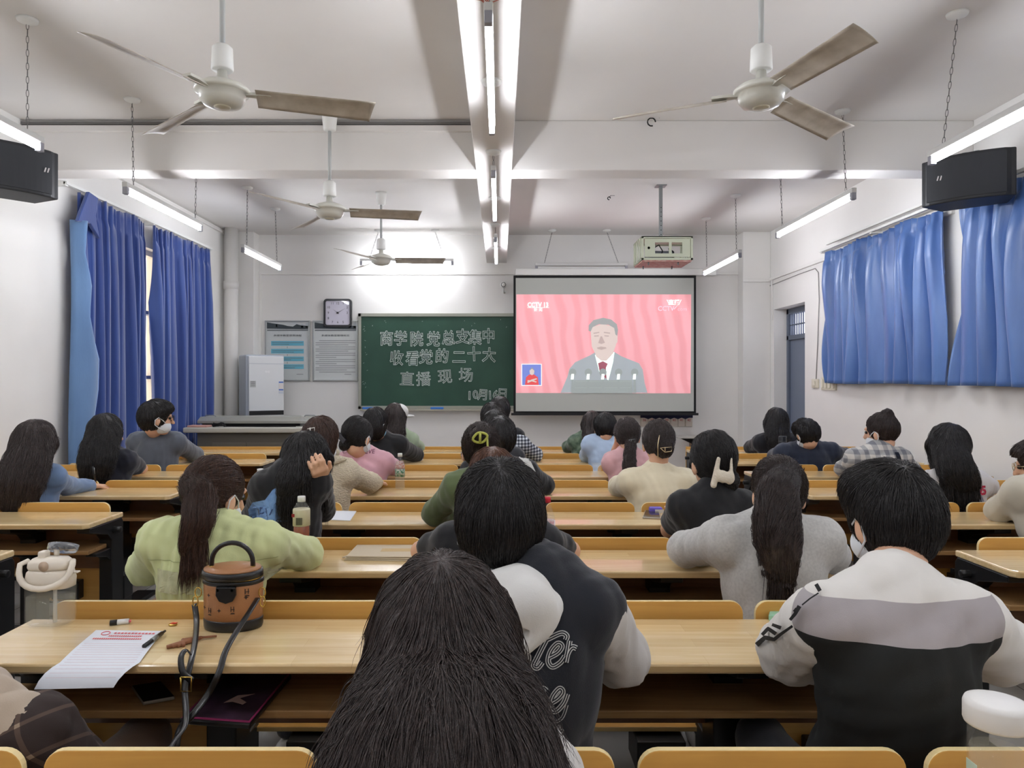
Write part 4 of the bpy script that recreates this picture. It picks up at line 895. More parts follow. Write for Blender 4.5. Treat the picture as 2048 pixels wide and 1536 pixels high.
# ------------------------------------------------------------ things on the desks
M_paper = mat('paper', (226,230,238), .7); M_pink = mat('red_print', (222,110,116), .7); M_leath = mat('black_leather', (22,22,24), .32, bump=(250,.2), coat=.2); M_gold = mat('gold_metal', (212,180,96), .25, metal=1)
def jug():
    c = desk(122, 1240); x, y = c.x, 1.97; z = DESK; t = empty('water_jug', (x, y, z), 'clear handled drinking bottle with cream lid flipped open, half full of water', 'bottle', rz=0)
    def sq(pr, nm, m, n=40, pw=3.2, sx=1, sy=.62): return MB().lathe(pr, (x, y, z), n, sx=sx, sy=sy, power=pw).build(nm, m, t)
    R = .062
    sq([(0, .001), (R*.8, .001), (R*.97, .008), (R, .02), (R, .105), (R*.97, .115), (R*.8, .128)], 'shell', M_pet)
    sq([(0, .006), (R*.78, .006), (R*.93, .013), (R*.95, .022), (R*.95, .083), (0, .083)], 'water', M_water)
    cm = mat('cream_plastic', (228,218,202), .35)
    sq([(R*.5, .105), (R*.98, .108), (R*1.0, .13), (R*.93, .150), (R*.8, .158), (0, .160)], 'lid', cm)
    sq([(0, .158), (R*.86, .158), (R*.9, .164), (R*.88, .176), (R*.7, .186), (0, .190)], 'lid_top', cm)
    b = MB(); b.lathe([(0, -.006), (.012, -.006), (.0135, 0)], (x+.002, y-R*.62*.92, z+.170), 20, axis='y'); b.build('button', mat('button_tan', (196,172,148), .4), t)
    b = MB(); b.box(x-.03, x-.008, y-.012, y+.014, z+.185, z+.205); b.build('spout', cm, t, bevel=.005)
    h = []
    for i in range(13):
        a = pi*i/12; h.append((x+cos(a)*-.071, y-.02-.03*sin(a), z+.172-.058*sin(a)**.8))
    MB().tube([(x-.06, y, z+.178)]+h+[(x+.06, y, z+.178)], .0065, 8, flat=(1, 1.3)).build('carry_handle', cm, t)
    lid = MB(); prof = [(0, .0), (.036, .001), (.04, .006), (.041, .02)]
    lid.lathe(prof, (0, 0, 0), 28, sx=1, sy=.75); lid.xf(Matrix.Translation((x+.012, y+.03, z+.195)) @ Matrix.Rotation(radians(-28), 4, 'X')); lid.build('flip_cap', mat('clear_cap', (215,220,228), .08, trans=.85, ior=1.25), t)
    MB().tube([(x+.004, y+.02, z+.186), (x+.004, y+.02, z+.206)], .007, 12).build('hinge_pin', cm, t)
    MB().tube([(x+.012, y, z+.01), (x+.012, y, z+.125)], .005, 8).build('straw', mat('straw_clear', (236,236,232), .3, alpha=.6), t)
    MB().box(x+.062, x+.078, y-.008, y+.008, z+.145, z+.15).build('catch', cm, t, bevel=.003)
jug()

def bag():
    c = desk(456, 1262); x, y, z = -.727, 1.965, DESK; t = empty('bucket_handbag', (x, y, z), 'small round tan handbag with black trim, top handle and long black strap', 'handbag')
    br = mat('tan_leather', (164,114,74), .45, bump=(350,.35), coat=.15); R = .079; kw = dict(n=40, sx=1, sy=.72)
    MB().lathe([(0, .001), (R*.97, .001), (R*1.0, .008), (R*1.01, .026), (R*.98, .03)], (x, y, z), **kw).build('base', M_leath, t)
    MB().lathe([(R*.985, .028), (R*1.0, .06), (R*1.0, .118), (R*.98, .125)], (x, y, z), **kw).build('body', br, t)
    MB().lathe([(R*.98, .122), (R*1.03, .124), (R*1.03, .132), (R*.99, .135)], (x, y, z), **kw).build('lower_trim', M_leath, t)
    MB().lathe([(R*.98, .134), (R*1.0, .1355), (R*1.0, .138), (R*.98, .1395)], (x, y, z), **kw).build('zip', M_gold, t)
    up = MB(); up.lathe([(R*.98, .139), (R*1.035, .141), (R*1.04, .150), (R*1.02, .158), (R*.97, .160)], (0, 0, 0), **kw)
    M_ = Matrix.Translation((x, y, z)) @ Matrix.Rotation(radians(2.5), 4, 'X'); up.xf(M_); up.build('upper_trim', M_leath, t)
    tp = MB(); tp.lathe([(R*.97, .159), (R*.96, .164), (R*.6, .169), (0, .171)], (0, 0, 0), **kw); tp.xf(M_); tp.build('lid', br, t)
    A = []
    for i in range(17): a = pi*i/16; A.append((x-.056*cos(a)*(1 if a < 9 else 1), y-.01, z+.178+.052*sin(a)))
    MB().tube([(x-.056, y-.01, z+.168)]+A+[(x+.056, y-.01, z+.168)], .0065, 10).build('top_handle', M_leath, t)
    for s in (-1, 1): MB().lathe([(.0045, -.004), (.008, 0), (.006, .008), (.0035, .014)], (x+s*.056, y-.01, z+.162), 12).build('gold_stud', M_gold, t)
    fl = [(-.026, 0), (.026, 0), (.027, -.022), (.018, -.038), (0, -.044), (-.018, -.038), (-.027, -.022)]
    yf = y-R*.72-.004; MB().prism([(x+.002+p[0], z+.124+p[1]) for p in fl], yf-.003, yf+.006, 'y').build('flap', M_leath, t, bevel=.002)
    for s in (-1, 1): MB().lathe([(0, -.004), (.0035, -.003), (.004, 0)], (x+s*.019, yf-.003, z+.116), 10, axis='y').build('rivet', M_steel, t)
    pm = mat('stamp_dark', (44,34,30), .6)
    def on(dx, dz, poly, nm='stamp'):
        mb = MB(); V = []
        for p in poly:
            u = dx+p[0]; yy = y-.72*math.sqrt(max(1e-6, R*R-u*u))-.0012; V.append((x+u, yy, z+dz+p[1]))
        mb.add(V, [tuple(range(len(V)))]); mb.build(nm, pm, t)
    star = [(.006*cos(a*pi/4)*(1 if a % 2 == 0 else .35), .0065*sin(a*pi/4)*(1 if a % 2 == 0 else .35)) for a in range(8)]
    for dx, dz in ((-.05, .098), (-.018, .06), (.05, .092), (.06, .055), (-.066, .062)): on(dx, dz, star)
    for dx, dz in ((-.046, .058), (.018, .064), (.052, .108)):
        for q in ((-.005,-.002), (.002,.003)): on(dx+q[0], dz, [(0,-.007),(.002,-.007),(.002,.007),(0,.007)])
        on(dx, dz-.001, [(-.005,-.001),(.005,-.001),(.005,.001),(-.005,.001)]); on(dx, dz-.012, [(-.006,-.001),(.006,-.001),(.004,.002),(-.004,.002)])
    for s in (-1, 1):
        xx = x+s*.086; R_ = [(xx+.009*cos(a*pi/6), y-.025, z+.100+.013*sin(a*pi/6)) for a in range(13)]; MB().tube(R_, .0018, 6, cap=False).build('gold_ring', M_gold, t)
        R_ = [(xx+s*.004+.007*cos(a*pi/6), y-.034, z+.078+.014*sin(a*pi/6)) for a in range(13)]; MB().tube(R_, .0018, 6, cap=False).build('gold_clasp', M_gold, t)
    def strap(pts, nm='strap'):
        v = [P(*p) for p in pts]; sm = []
        for i in range(len(v)-1):
            p0, p1, p2, p3 = v[max(i-1, 0)], v[i], v[i+1], v[min(i+2, len(v)-1)]
            for k in range(5):
                u = k/5; sm.append(.5*((2*p1)+(-p0+p2)*u+(2*p0-5*p1+4*p2-p3)*u*u+(-p0+3*p1-3*p2+p3)*u*u*u))
        sm.append(v[-1]); MB().tube(sm, .0085, 8, flat=(.95, .22), up=(1, 0, 0)).build(nm, M_leath, t)
    strap([(389,1208,1.935), (393,1240,1.90), (391,1275,1.80), (385,1310,1.72), (378,1340,1.68), (370,1375,1.66), (372,1425,1.62), (368,1455,1.58), (350,1480,1.55), (335,1505,1.52)])
    strap([(516,1196,1.935), (498,1225,1.87), (470,1268,1.80), (450,1305,1.73), (438,1345,1.68), (415,1390,1.67), (385,1430,1.63), (360,1458,1.62), (352,1500,1.6), (350,1540,1.6)])
    strap([(385,1362,1.665), (366,1345,1.67), (362,1315,1.685), (372,1300,1.70), (382,1310,1.70)])
    q = P(372, 1372, 1.65); MB().tube([(q.x-.012, q.y, q.z+.02), (q.x+.012, q.y, q.z+.02), (q.x+.012, q.y, q.z-.012), (q.x-.012, q.y, q.z-.012), (q.x-.012, q.y, q.z+.02)], .002, 6).build('buckle', M_gold, t)
    # leather paw tag lying beside
    mb = MB(); c = desk(370, 1288)
    for i in range(4): mb.tube([(c.x+.03, c.y+.03, z+.006), (c.x-.005*i+.01, c.y+.0, z+.008), (c.x-.03+.012*i, c.y-.035+.004*i, z+.005)], [.004, .007, .005], 8)
    mb.tube([(c.x+.03, c.y+.03, z+.006), (c.x+.065, c.y+.04, z+.006)], .003, 6)
    tag(mb.build('leather_charm', mat('charm_leather', (150,100,70), .5)), 'brown leather tassel charm lying left of the tan handbag', 'charm')
bag()

def sheets():
    # lined sheet hanging over the desk edge
    t = empty('lined_sheet', (-1.0, 1.8, DESK), 'white lined sheet with red heading curling over the nearest desk edge', 'paper')
    L0, R0 = desk(192, 1261), desk(327, 1263); L1, R1 = desk(119,1327), desk(279,1327); V = []; n = 14
    prof = []
    for j in range(n+1):
        v = j/n
        if v < .72: f = v/.72; l = L0.lerp(L1, f); r = R0.lerp(R1, f); h = .0015+.004*sin(pi*f)*f
        else:
            f = (v-.72)/.28; l = L1+Vector((-.028*f, -.05*sin(f*1.5), -.004*f-.036*f*f)); r = R1+Vector((-.035*f, -.05*sin(f*1.5), -.004*f-.032*f*f)); h = .0016*(1-f)
        for i in range(9):
            u = i/8; p = l.lerp(r, u); V.append((p.x, p.y, p.z+h))
    mb = MB(); mb.add(V, [(j*9+i, j*9+i+1, (j+1)*9+i+1, (j+1)*9+i) for j in range(n) for i in range(8)], True); mb.build('sheet', M_paper, t)
    def at(u, v):
        a = v*n; j = min(n-1, int(a)); f = a-j; b = u*8; i = min(7, int(b)); g = b-i
        A, B, C, D = [Vector(V[q]) for q in (j*9+i, j*9+i+1, (j+1)*9+i, (j+1)*9+i+1)]; p = A.lerp(B, g).lerp(C.lerp(D, g), f); return p+Vector((0, -.0003, .0009))
    for k in range(13):
        v = .34+k*.047; m = MB(); m.tube([at(.06+.88*i/8, v) for i in range(9)], .0002, 4); m.build('ruled_line', mat('pale_red_line', (222,170,174), .7), t)
    m = MB()
    for row, (a, b, s) in enumerate(((.32, .9, .05), (.28, .75, .03), (.1, .78, .03))):
        u = a
        while u < b: m.add([at(u, .06+row*.07), at(u+s*.7, .06+row*.07), at(u+s*.7, .06+row*.07+.035), at(u, .06+row*.07+.035)], [(0, 1, 2, 3)]); u += s
    m.build('heading', M_pink, t); m = MB(); m.tube([at(.2+.06*cos(a*pi/6), .085+.045*sin(a*pi/6)) for a in range(13)], .0011, 5, cap=False); m.build('emblem', M_pink, t)
    def pen(a, b, r, label, parts):
        A, B = Vector(a), Vector(b); t = empty('pen', A, label, 'pen', 'pens on the nearest desk'); u = 0
        for nm, f0, f1, m, rr_ in parts: MB().tube([A.lerp(B, f0), A.lerp(B, f1)], r*rr_, 12).build(nm, m, t)
        return t
    z = DESK
    a, b = desk(288, 1299), desk(330, 1268); a.z = b.z = z+.008; pen(a, b, .0055, 'black ballpoint pen lying along the right edge of the lined sheet', (('barrel', 0, .85, M_leath, 1), ('tip', .85, 1, M_black, .6), ('clip', .35, .6, M_steel, 1.15)))
    a, b = desk(220, 1251), desk(262, 1247); a.z = b.z = z+.007; pen(a, b, .0075, 'white correction pen with dark cap behind the lined sheet', (('cap', 0, .35, M_black, 1), ('barrel', .35, .9, M_white, 1), ('tip', .9, 1, M_pink, .5)))
    c = desk(346, 1251); t = empty('enamel_pin', c, 'small red and yellow enamel pin lying on the nearest desk', 'badge')
    MB().lathe([(0, .001), (.011, .001), (.012, .003), (.011, .0045), (0, .0045)], c, 20, sy=.8).build('disc', M_gold, t); MB().prism([(c.x-.008, c.y), (c.x+.006, c.y-.002), (c.x+.009, c.y+.008), (c.x-.005, c.y+.009)], c.z+.0045, c.z+.006, 'z').build('flag', mat('enamel_red', (206,50,40), .3), t)
    # on the shelf under the nearest desk
    zs = .611
    def slab(nm, q, th, m, parts, label, cat, parent=None, z0=zs):
        pts = [desk(px, py, z0) for px, py in q]; c = sum(pts, Vector())/4; t = empty(nm, c, label, cat)
        MB().prism([(p.x, p.y) for p in pts], z0, z0+th, 'z').build('case', m, t, bevel=min(.003, th*.4)); return t, pts
    t, q = slab('mobile_phone', [(263,1378),(322,1369),(350,1400),(286,1412)], .009, mat('phone_edge', (120,112,100), .4), 0, 'black mobile phone on the shelf below the lined sheet', 'phone')
    MB().prism([(p.x*.96+sum(k.x for k in q)/4*.04, p.y*.96+sum(k.y for k in q)/4*.04) for p in q], zs+.009, zs+.0098, 'z').build('screen', mat('phone_glass', (16,16,18), .12), t)
    pts = [Vector((P(px, py, d).x, d, zs)) for px, py, d in ((358,1442,1.69),(500,1455,1.665),(583,1372,1.95),(460,1362,1.98))]
    t = empty('tablet_folder', pts[0], 'dark tablet case with magenta border jutting from the shelf', 'tablet case')
    MB().prism([(p.x, p.y) for p in pts], zs, zs+.014, 'z').build('case', M_leath, t, bevel=.004); c = sum(pts, Vector())/4
    def inset(f, z0, nm, m): MB().prism([(c.x+(p.x-c.x)*f, c.y+(p.y-c.y)*f) for p in pts], z0, z0+.0006, 'z').build(nm, m, t)
    inset(.97, zs+.014, 'border', mat('magenta_border', (132,44,84), .4)); inset(.91, zs+.0146, 'cover_print', mat('dark_print', (34,24,30), .35, var=(14, (70,50,66))))
    MB().prism([(c.x+a_, c.y-.03+b_) for a_, b_ in ((-.02,-.02),(.0,-.015),(.03,-.03),(.035,-.018),(.01,.005),(.04,.03),(.0,.02))], zs+.0152, zs+.0156, 'z').build('cover_figure', mat('print_beige', (170,140,130), .5), t)
    # green notebook on nearest desk, right
    t, q = slab('green_tablet', [(1537,1242),(1598,1240),(1604,1230),(1540,1229)], .016, mat('mint_case', (156,206,176), .4), 0, 'mint green case lying against the seat back beside the white-jacketed student', 'case', z0=DESK)
    # canvas folder stack on the second desk
    pts = [desk(px, py) for px, py in ((690,1121),(842,1123),(845,1092),(722,1091))]; t = empty('canvas_bag', pts[0], 'flat folded cream canvas bag lying on the second desk', 'bag'); cm = mat('canvas', (206,192,168), .9, bump=(400,.3))
    for k in range(3):
        j = (k-1)*.004; MB().prism([(pts[0].x+j, pts[0].y), (pts[1].x+j, pts[1].y+j), (pts[2].x, pts[2].y-j), (pts[3].x-j, pts[3].y)], DESK+k*.006, DESK+k*.006+.0048, 'z').build('layer', cm, t, bevel=.002)
    MB().prism([(pts[0].x+.12, pts[0].y+.07), (pts[0].x+.24, pts[0].y+.07), (pts[0].x+.24, pts[0].y+.12), (pts[0].x+.12, pts[0].y+.12)], DESK+.0168, DESK+.0172, 'z').build('patch', mat('patch_tan', (204,176,130), .8), t)
    MB().tube([(pts[0].x+.01, pts[0].y+.01, DESK+.012), (pts[0].x-.012, pts[0].y+.02, DESK+.006), (pts[0].x+.01, pts[0].y+.04, DESK+.012)], .003, 6).build('cord', cm, t)
    # sheets of paper further forward
    for i, (q, lb) in enumerate((([(657,1040),(700,1042),(713,1023),(665,1022)], 'white printed sheet on the third desk by the black-shirted girl'), ([(826,921),(846,920),(846,915),(828,914)], 'small white slip on the sixth desk by the black sleeve'),
                 ([(262,944),(300,941),(303,935),(275,935)], 'white slip under the arm of the girl in navy short sleeves'))):
        pts = [desk(*p) for p in q]; tt = empty('paper_sheet', pts[0], lb, 'paper', 'sheets of paper on the forward desks'); MB().prism([(p.x, p.y) for p in pts], DESK+.0005, DESK+.0025, 'z').build('sheet', M_paper, tt)
    t, q = slab('mobile_phone', [(1285,1037),(1322,1039),(1318,1024),(1290,1023)], .008, mat('phone_silver', (176,170,160), .3, metal=.5), 0, 'silver-edged phone face up on the third desk before the black-shirted girl', 'phone', z0=DESK)
    c = sum(q, Vector())/4; MB().prism([(c.x+(p.x-c.x)*.9, c.y+(p.y-c.y)*.9) for p in q], DESK+.008, DESK+.0088, 'z').build('screen', mat('phone_screen', (62,58,58), .1), t)
    c = desk(1309, 1022); c.y = 3.655; t = empty('tissue_pack', c, 'purple and white tissue pack beside the phone on the third desk', 'tissues'); c.z = DESK
    MB().box(c.x-.035, c.x+.03, c.y-.02, c.y+.02, DESK+.0005, DESK+.028).build('pack', mat('purple_pack', (112,98,196), .4), t, bevel=.008); MB().box(c.x-.01, c.x+.034, c.y-.0235, c.y-.0205, DESK+.001, DESK+.018).build('label_band', M_white, t)
    bottle(Vector((P(603, 1100, 2.76).x, 2.76, DESK)), .227, .032, 'tea', 'bottle of red tea with white cap behind the girl in pale yellow')
    bottle(Vector((P(1094, 1100, 2.74).x, 2.74, DESK)), .227, .031, 'red', 'water bottle with red cap beside the short-haired boy', (214,46,66))
    bottle(Vector((P(800, 975, 4.42).x, 4.42, DESK)), .222, .030, 'water', 'clear water bottle with white cap and green label on the fourth desk')
    p = P(1565, 905, 5.9); t = empty('thermos_flask', (p.x, p.y, DESK), 'slim black flask standing by the navy-jacketed student', 'flask'); MB().lathe([(0, 0), (.030, 0), (.032, .004), (.032, .205), (.030, .212), (0, .213)], (p.x, p.y, DESK), 24).build('body', mat('flask_black', (38,40,44), .3), t); MB().lathe([(.0325, .17), (.0325, .172)], (p.x, p.y, DESK), 24).build('seam', M_steel, t)
    p = desk(1193, 945); t = empty('glass_cup', (p.x, 5.22, DESK), 'small clear plastic cup beside the girl in pink with the low ponytail', 'cup'); MB().lathe([(0, .001), (.03, .001), (.034, .004), (.036, .07), (.034, .07), (.031, .006), (0, .006)], (p.x, 5.22, DESK), 24).build('cup', M_pet, t)
    bottle(Vector((-1.172, 3.52, DESK)), .238, .032, 'plain', 'bottle whose white cap peeps over the shoulder of the blue-print girl')
    # big bottle at bottom right on the nearest desk
    x, y = .745, 1.08; t = empty('tumbler', (x, y, DESK), 'clear tumbler with round white screw lid at the bottom right corner', 'bottle')
    R = .038; MB().lathe([(0, .001), (R*.9, .001), (R, .006), (R, .155), (R*.96, .16)], (x, y, DESK), 32).build('shell', M_pet, t)
    MB().lathe([(0, .006), (R*.92, .006), (R*.92, .12), (0, .12)], (x, y, DESK), 30).build('water', M_water, t)
    MB().lathe([(0, .156), (R*1.12, .156), (R*1.16, .16), (R*1.16, .184), (R*1.1, .19), (R*.9, .192), (0, .190)], (x, y, DESK), 36).build('lid', mat('lid_white', (228,226,222), .35), t)
    MB().box(x-R*1.0, x-R*.98, y-.012, y+.012, DESK+.03, DESK+.10).build('label_strip', mat('label_green', (186,206,190), .5), t)
    # pink cloth heap on the left fifth desk
sheets()
# ------------------------------------------------------------ people
M_skin = mat('skin', (222,176,146), .5, spec=.4, bump=(120,.08)); M_mask = mat('mask_white', (226,230,234), .8); M_maskb = mat('mask_blue', (150,196,222), .8)
M_eye = mat('eye_dark', (30,24,22), .2)
def hairmat(name, c, c2):
    m = mat(name, c, .36, spec=.45); nt = m.node_tree; b = nt.nodes['Principled BSDF']; tc = nt.nodes.new('ShaderNodeTexCoord'); mp = nt.nodes.new('ShaderNodeMapping'); mp.inputs['Scale'].default_value = (1, 1, .07)
    n = nt.nodes.new('ShaderNodeTexNoise'); n.inputs['Scale'].default_value = 160; n.inputs['Detail'].default_value = 3; bp = nt.nodes.new('ShaderNodeBump'); bp.inputs['Strength'].default_value = .7; bp.inputs['Distance'].default_value = .004
    r = nt.nodes.new('ShaderNodeValToRGB'); r.color_ramp.elements[0].position = .35; r.color_ramp.elements[1].position = .75; r.color_ramp.elements[0].color = (*lin(c), 1); r.color_ramp.elements[1].color = (*lin(c2), 1)
    nt.links.new(tc.outputs['Object'], mp.inputs[0]); nt.links.new(mp.outputs[0], n.inputs[0]); nt.links.new(n.outputs['Fac'], bp.inputs['Height']); nt.links.new(bp.outputs[0], b.inputs['Normal']); nt.links.new(n.outputs['Fac'], r.inputs[0]); nt.links.new(r.outputs[0], b.inputs['Base Color'])
    return m
H_black = hairmat('hair_black', (22,20,21), (40,36,36)); H_brown = hairmat('hair_brown', (50,34,28), (84,58,46)); H_dark = hairmat('hair_dark_brown', (40,32,31), (68,56,53)); H_red = hairmat('hair_reddish', (70,44,32), (112,72,50))
def cloth(name, c, **k):
    k.setdefault('rough', .9); k.setdefault('sheen', .25); k.setdefault('bump', (420, .25)); return mat('cloth_'+name, c, **k)
M_jean = cloth('trousers_dark', (38,40,48)); M_jean2 = cloth('trousers_brown', (84,62,46)); M_shoe = mat('shoe_white', (206,204,200), .6)
LEGS = {}
def legs_mesh():
    pr = [ell((0, 0, .51), (.165, .13, .10))]
    for s in (-1, 1):
        pr += [cap((s*.085, .02, .492), (s*.11, .385, .50), .075, .056, k=.03), cap((s*.11, .385, .50), (s*.115, .41, .12), .056, .042, k=.03)]
    D, lo = grid_sdf(pr, .013, .03); V, Q = nets(D, lo, .013); LEGS['t'] = np_mesh('trousers', V, Q, True)
    pr = [cap((0, -.04, .045), (0, .13, .035), .042, .035, s=(1, 1, .95), k=.02)]; D, lo = grid_sdf(pr, .012, .02); V, Q = nets(D, lo, .012); LEGS['s'] = np_mesh('shoe', V, Q, True)
    for m in LEGS.values(): m.materials.append(None)
    ey = MB().lathe([(0, -.011), (.008, -.008), (.011, 0), (.008, .008), (0, .011)], (0, 0, 0), 12); me = bpy.data.meshes.new('eye'); me.from_pydata(ey.v, [], ey.f); me.materials.append(M_eye); LEGS['e'] = me
legs_mesh()
def lv(a, b, t): return Vector(a).lerp(Vector(b), t)
def hand(W, u, nrm, h, side=1, curl=.6):
    u = u.normalized(); nrm = (nrm-u*nrm.dot(u)).normalized(); v = u.cross(nrm)*side; r = max(.0085, h*.85); out = []
    for i, (o, L) in enumerate(((-.028, .030), (-.0095, .038), (.0095, .041), (.027, .036))):
        k = W+u*.075+v*o; out.append(cap(W+v*o*.5+u*.008, k, .014, .0125, k=.012)); a1 = curl*.6; a2 = curl*1.5
        p1 = k+(u*cos(a1)+nrm*sin(a1))*L; p2 = p1+(u*cos(a2)+nrm*sin(a2))*L*.85; out += [cap(k, p1, r*1.08, r, k=.005), cap(p1, p2, r, r*.85, k=.005)]
    t0 = W+u*.02+v*.026; t1 = t0+(u*.75+v*.65+nrm*.25).normalized()*.036; out += [cap(t0, t1, .013, r*1.15, k=.01), cap(t1, t1+(u*.95+v*.1+nrm*.3).normalized()*.03, r*1.15, r, k=.006)]
    return out

PEOPLE = {}
def person(key, row, label, hd, sh, top, style, hm, el=(None, None), wr=(None, None), s=.95, yaw=0, pitch=.15, roll=0, sleeve='long', h=.012, fall=None, tail=None, tie=None, bun=None,
           sleeve_m=None, mask=None, fat=1.0, px0=None, legs=M_jean, ns=1200, srad=.0013, folds=.007, extra=None, neck=True, hh=None, L=.25, tailm=None, fr=1.0, hv=1.0, ears=True, lie=0, sf=1.0):
    d = hd[2]; H = P(hd[0], hd[1], d)-Vector((0, 0, .127*s)); SL, SR = P(*sh[0]), P(*sh[1]); C = (SL+SR)/2; seed = sum(map(ord, key))*7 % 997
    bx = C.x if px0 is None else px0; by = dr(row)-.24; root = empty('person', (bx, by, 0), label, 'person', 'students seated in the lecture benches')
    f = Vector((sin(yaw)*cos(pitch), cos(yaw)*cos(pitch), -sin(pitch))); rt = Vector((cos(yaw), -sin(yaw), 0)); up = rt.cross(f)
    if roll: rt, up = rt*cos(roll)+up*sin(roll), up*cos(roll)-rt*sin(roll)
    R = [[rt[i], f[i], up[i]] for i in range(3)]
    def lo(x, y, z): return H+(rt*x+f*y+up*z)*s
    hw = (SR-SL).length/2; NB = C+Vector((0, .014, .052)); pel = Vector((bx, by, .52)); HB = lo(0, -.03, -.075)
    E, W = [None]*2, [None]*2
    for i, S in enumerate((SL, SR)):
        sg = -1 if i == 0 else 1
        E[i] = P(*el[i]) if el[i] else Vector((S.x+sg*.05, max(S.y+.12, dr(row)+.02), DESK+.055))
        E[i].z = max(E[i].z, DESK+.05) if E[i].y > dr(row)-.04 and not lie else E[i].z
        if (E[i]-S).length > .34: E[i] = S+(E[i]-S).normalized()*.34
        if wr[i]: W[i] = P(*wr[i])
        else: W[i] = Vector((E[i].x*.35+C.x*.65, max(E[i].y+.16, dr(row)+.10), DESK+.045))
    # ---- skin: head, neck, trunk, arms, hands in one surface
    hh = hh or h; B = [ell(lo(0, -.012, .022), (.074*s, .092*s, .094*s), R), ell(lo(0, .03, -.045), (.056*s, .062*s, .068*s), R), ell(lo(0, .055, -.095), (.028*s, .028*s, .024*s), R),
         cap(lo(0, .098, .0), lo(0, .112, -.034), .009*s, .013*s, k=.012), cap(lo(-.032, .084, .022), lo(.032, .084, .022), .012*s, k=.02), cap(lo(-.018, .090, -.064), lo(.018, .090, -.064), .008*s, k=.01)]
    for q in (-1, 1):
        B += [ell(lo(q*.079, -.004, -.022), (.011*s, .021*s, .033*s), R, k=.008), ell(lo(q*.032, .094, .0), (.015*s, .014*s, .011*s), R, k=.008, cut=True)]
    B += [cap(NB, HB, .054, .05), ell(C-Vector((0, -.01, .10)), (hw*.8, .085, .15)), cap(lv(C, pel, .3), pel, .09, .10, s=(1.1, .8, 1)), cap(SL, SR, .045)]
    for i, S in enumerate((SL, SR)):
        B += [cap(S, E[i], .040, .034, k=.02), cap(E[i], W[i], .036, .025, k=.015)]; dv = W[i]-E[i]
        B += hand(W[i]+dv.normalized()*.01, dv, Vector((0, 0, -1)) if W[i].z < .86 else (H-W[i]), h, side=(1 if i == 0 else -1), curl=.5 if W[i].z < .86 else 1.0)
    sculpt('body', B, hh, M_skin, root, k=.022)
    for q in (-1, 1):
        e = link('eye', LEGS['e'], None, root); e.location = lo(q*.031, .083, .001)-wl(root)
    # ---- clothes
    A = [cap(pel-Vector((0, 0, .0)), pel+Vector((0, 0, .08)), .128*fat, .122*fat, s=(1.2, .88, 1)), cap(pel+Vector((0, 0, .08)), lv(pel, C, .72), .122*fat, .13*fat, s=(max(.9, hw*5.4), .8, 1), k=.05),
         ell(C-Vector((0, .004, .105)), (hw*.9+.022, .112*fat, .185), k=.05), cap(SL, SR, .058*fat, k=.05), cap(NB-Vector((0, 0, .012)), lv(NB, HB, .22), .066, .058, k=.035)]
    for S in (SL, SR): A.append(cap(NB-Vector((0, .005, .0)), lv(S, C, .12), .052, .052*fat, k=.05))
    SV = []; SV_S = (SL, SR)
    for i, S in enumerate((SL, SR)):
        sv = [cap(S, E[i] if sleeve == 'long' else lv(S, E[i], .62), .058*fat, (.050 if sleeve == 'long' else .055)*fat, k=.04)]
        if sleeve == 'long': sv.append(cap(E[i], lv(E[i], W[i], .93), .050*fat, .038*fat, k=.03))
        if sleeve_m:
            sv = [cap(lv(S, E[i], .15), E[i], .062*fat*sf, .055*fat*sf, k=.03), cap(E[i], lv(E[i], W[i], .93), .055*fat*sf, .040*fat*sf, k=.03)]; SV.append(sv)
        else: A += sv
    A += (extra or {}).get('prims', [])
    o, V, Q, ft = sculpt('top', A, h, top, root, k=.04, seed=seed, amp=folds, flo=70, fhi=190, st=(1, 1, .7))
    for i, sv in enumerate(SV): sculpt('sleeve', sv, h, sleeve_m, root, k=.04, seed=seed+1+i, amp=folds*1.2, flo=80, fhi=200)
    for nm in ('t', 's'):
        for k in ((0,) if nm == 't' else (-1, 1)):
            l = link('trousers' if nm == 't' else 'shoe', LEGS[nm], None, root); l.location = (k*.115, .43 if k else 0, 0)
            l.material_slots[0].link = 'OBJECT'; l.material_slots[0].material = legs if nm == 't' else M_shoe
    # ---- hair
    G = [ell(lo(0, -.014, .024), (.086*s*hv, .103*s*hv, .104*s), R, k=.02)]; cuts = [ell(lo(0, .122, -.035), (.074*s, .10*s, .10*s), R, k=.02, cut=True)]
    earcut = [ell(lo(q*.098, .006, -.034), (.032*s, .034*s, .042*s), R, k=.012, cut=True) for q in (-1, 1)] if ears else []
    T = None; chain = []; crown = lo(0, -.055, .10)
    if style in ('short', 'buzz', 'pony', 'bun', 'updo'): cuts += [ell(lo(0, .0, -.19 if style in ('short', 'pony') else -.21), (.16*s, .17*s, .105*s), R, k=.02, cut=True)]+earcut
    if style == 'short': G.append(ell(lo(0, -.035, .0), (.084*s*hv, .088*s, .098*s), R, k=.03)); G.append(ell(lo(0, .02, .065), (.08*s, .09*s, .062*s), R, k=.03))
    if style == 'bob': G += [ell(lo(0, -.025, -.045), (.092*s, .088*s, .095*s), R, k=.03)]; cuts.append(ell(lo(0, .05, -.22), (.16*s, .17*s, .10*s), R, k=.02, cut=True))
    post = []
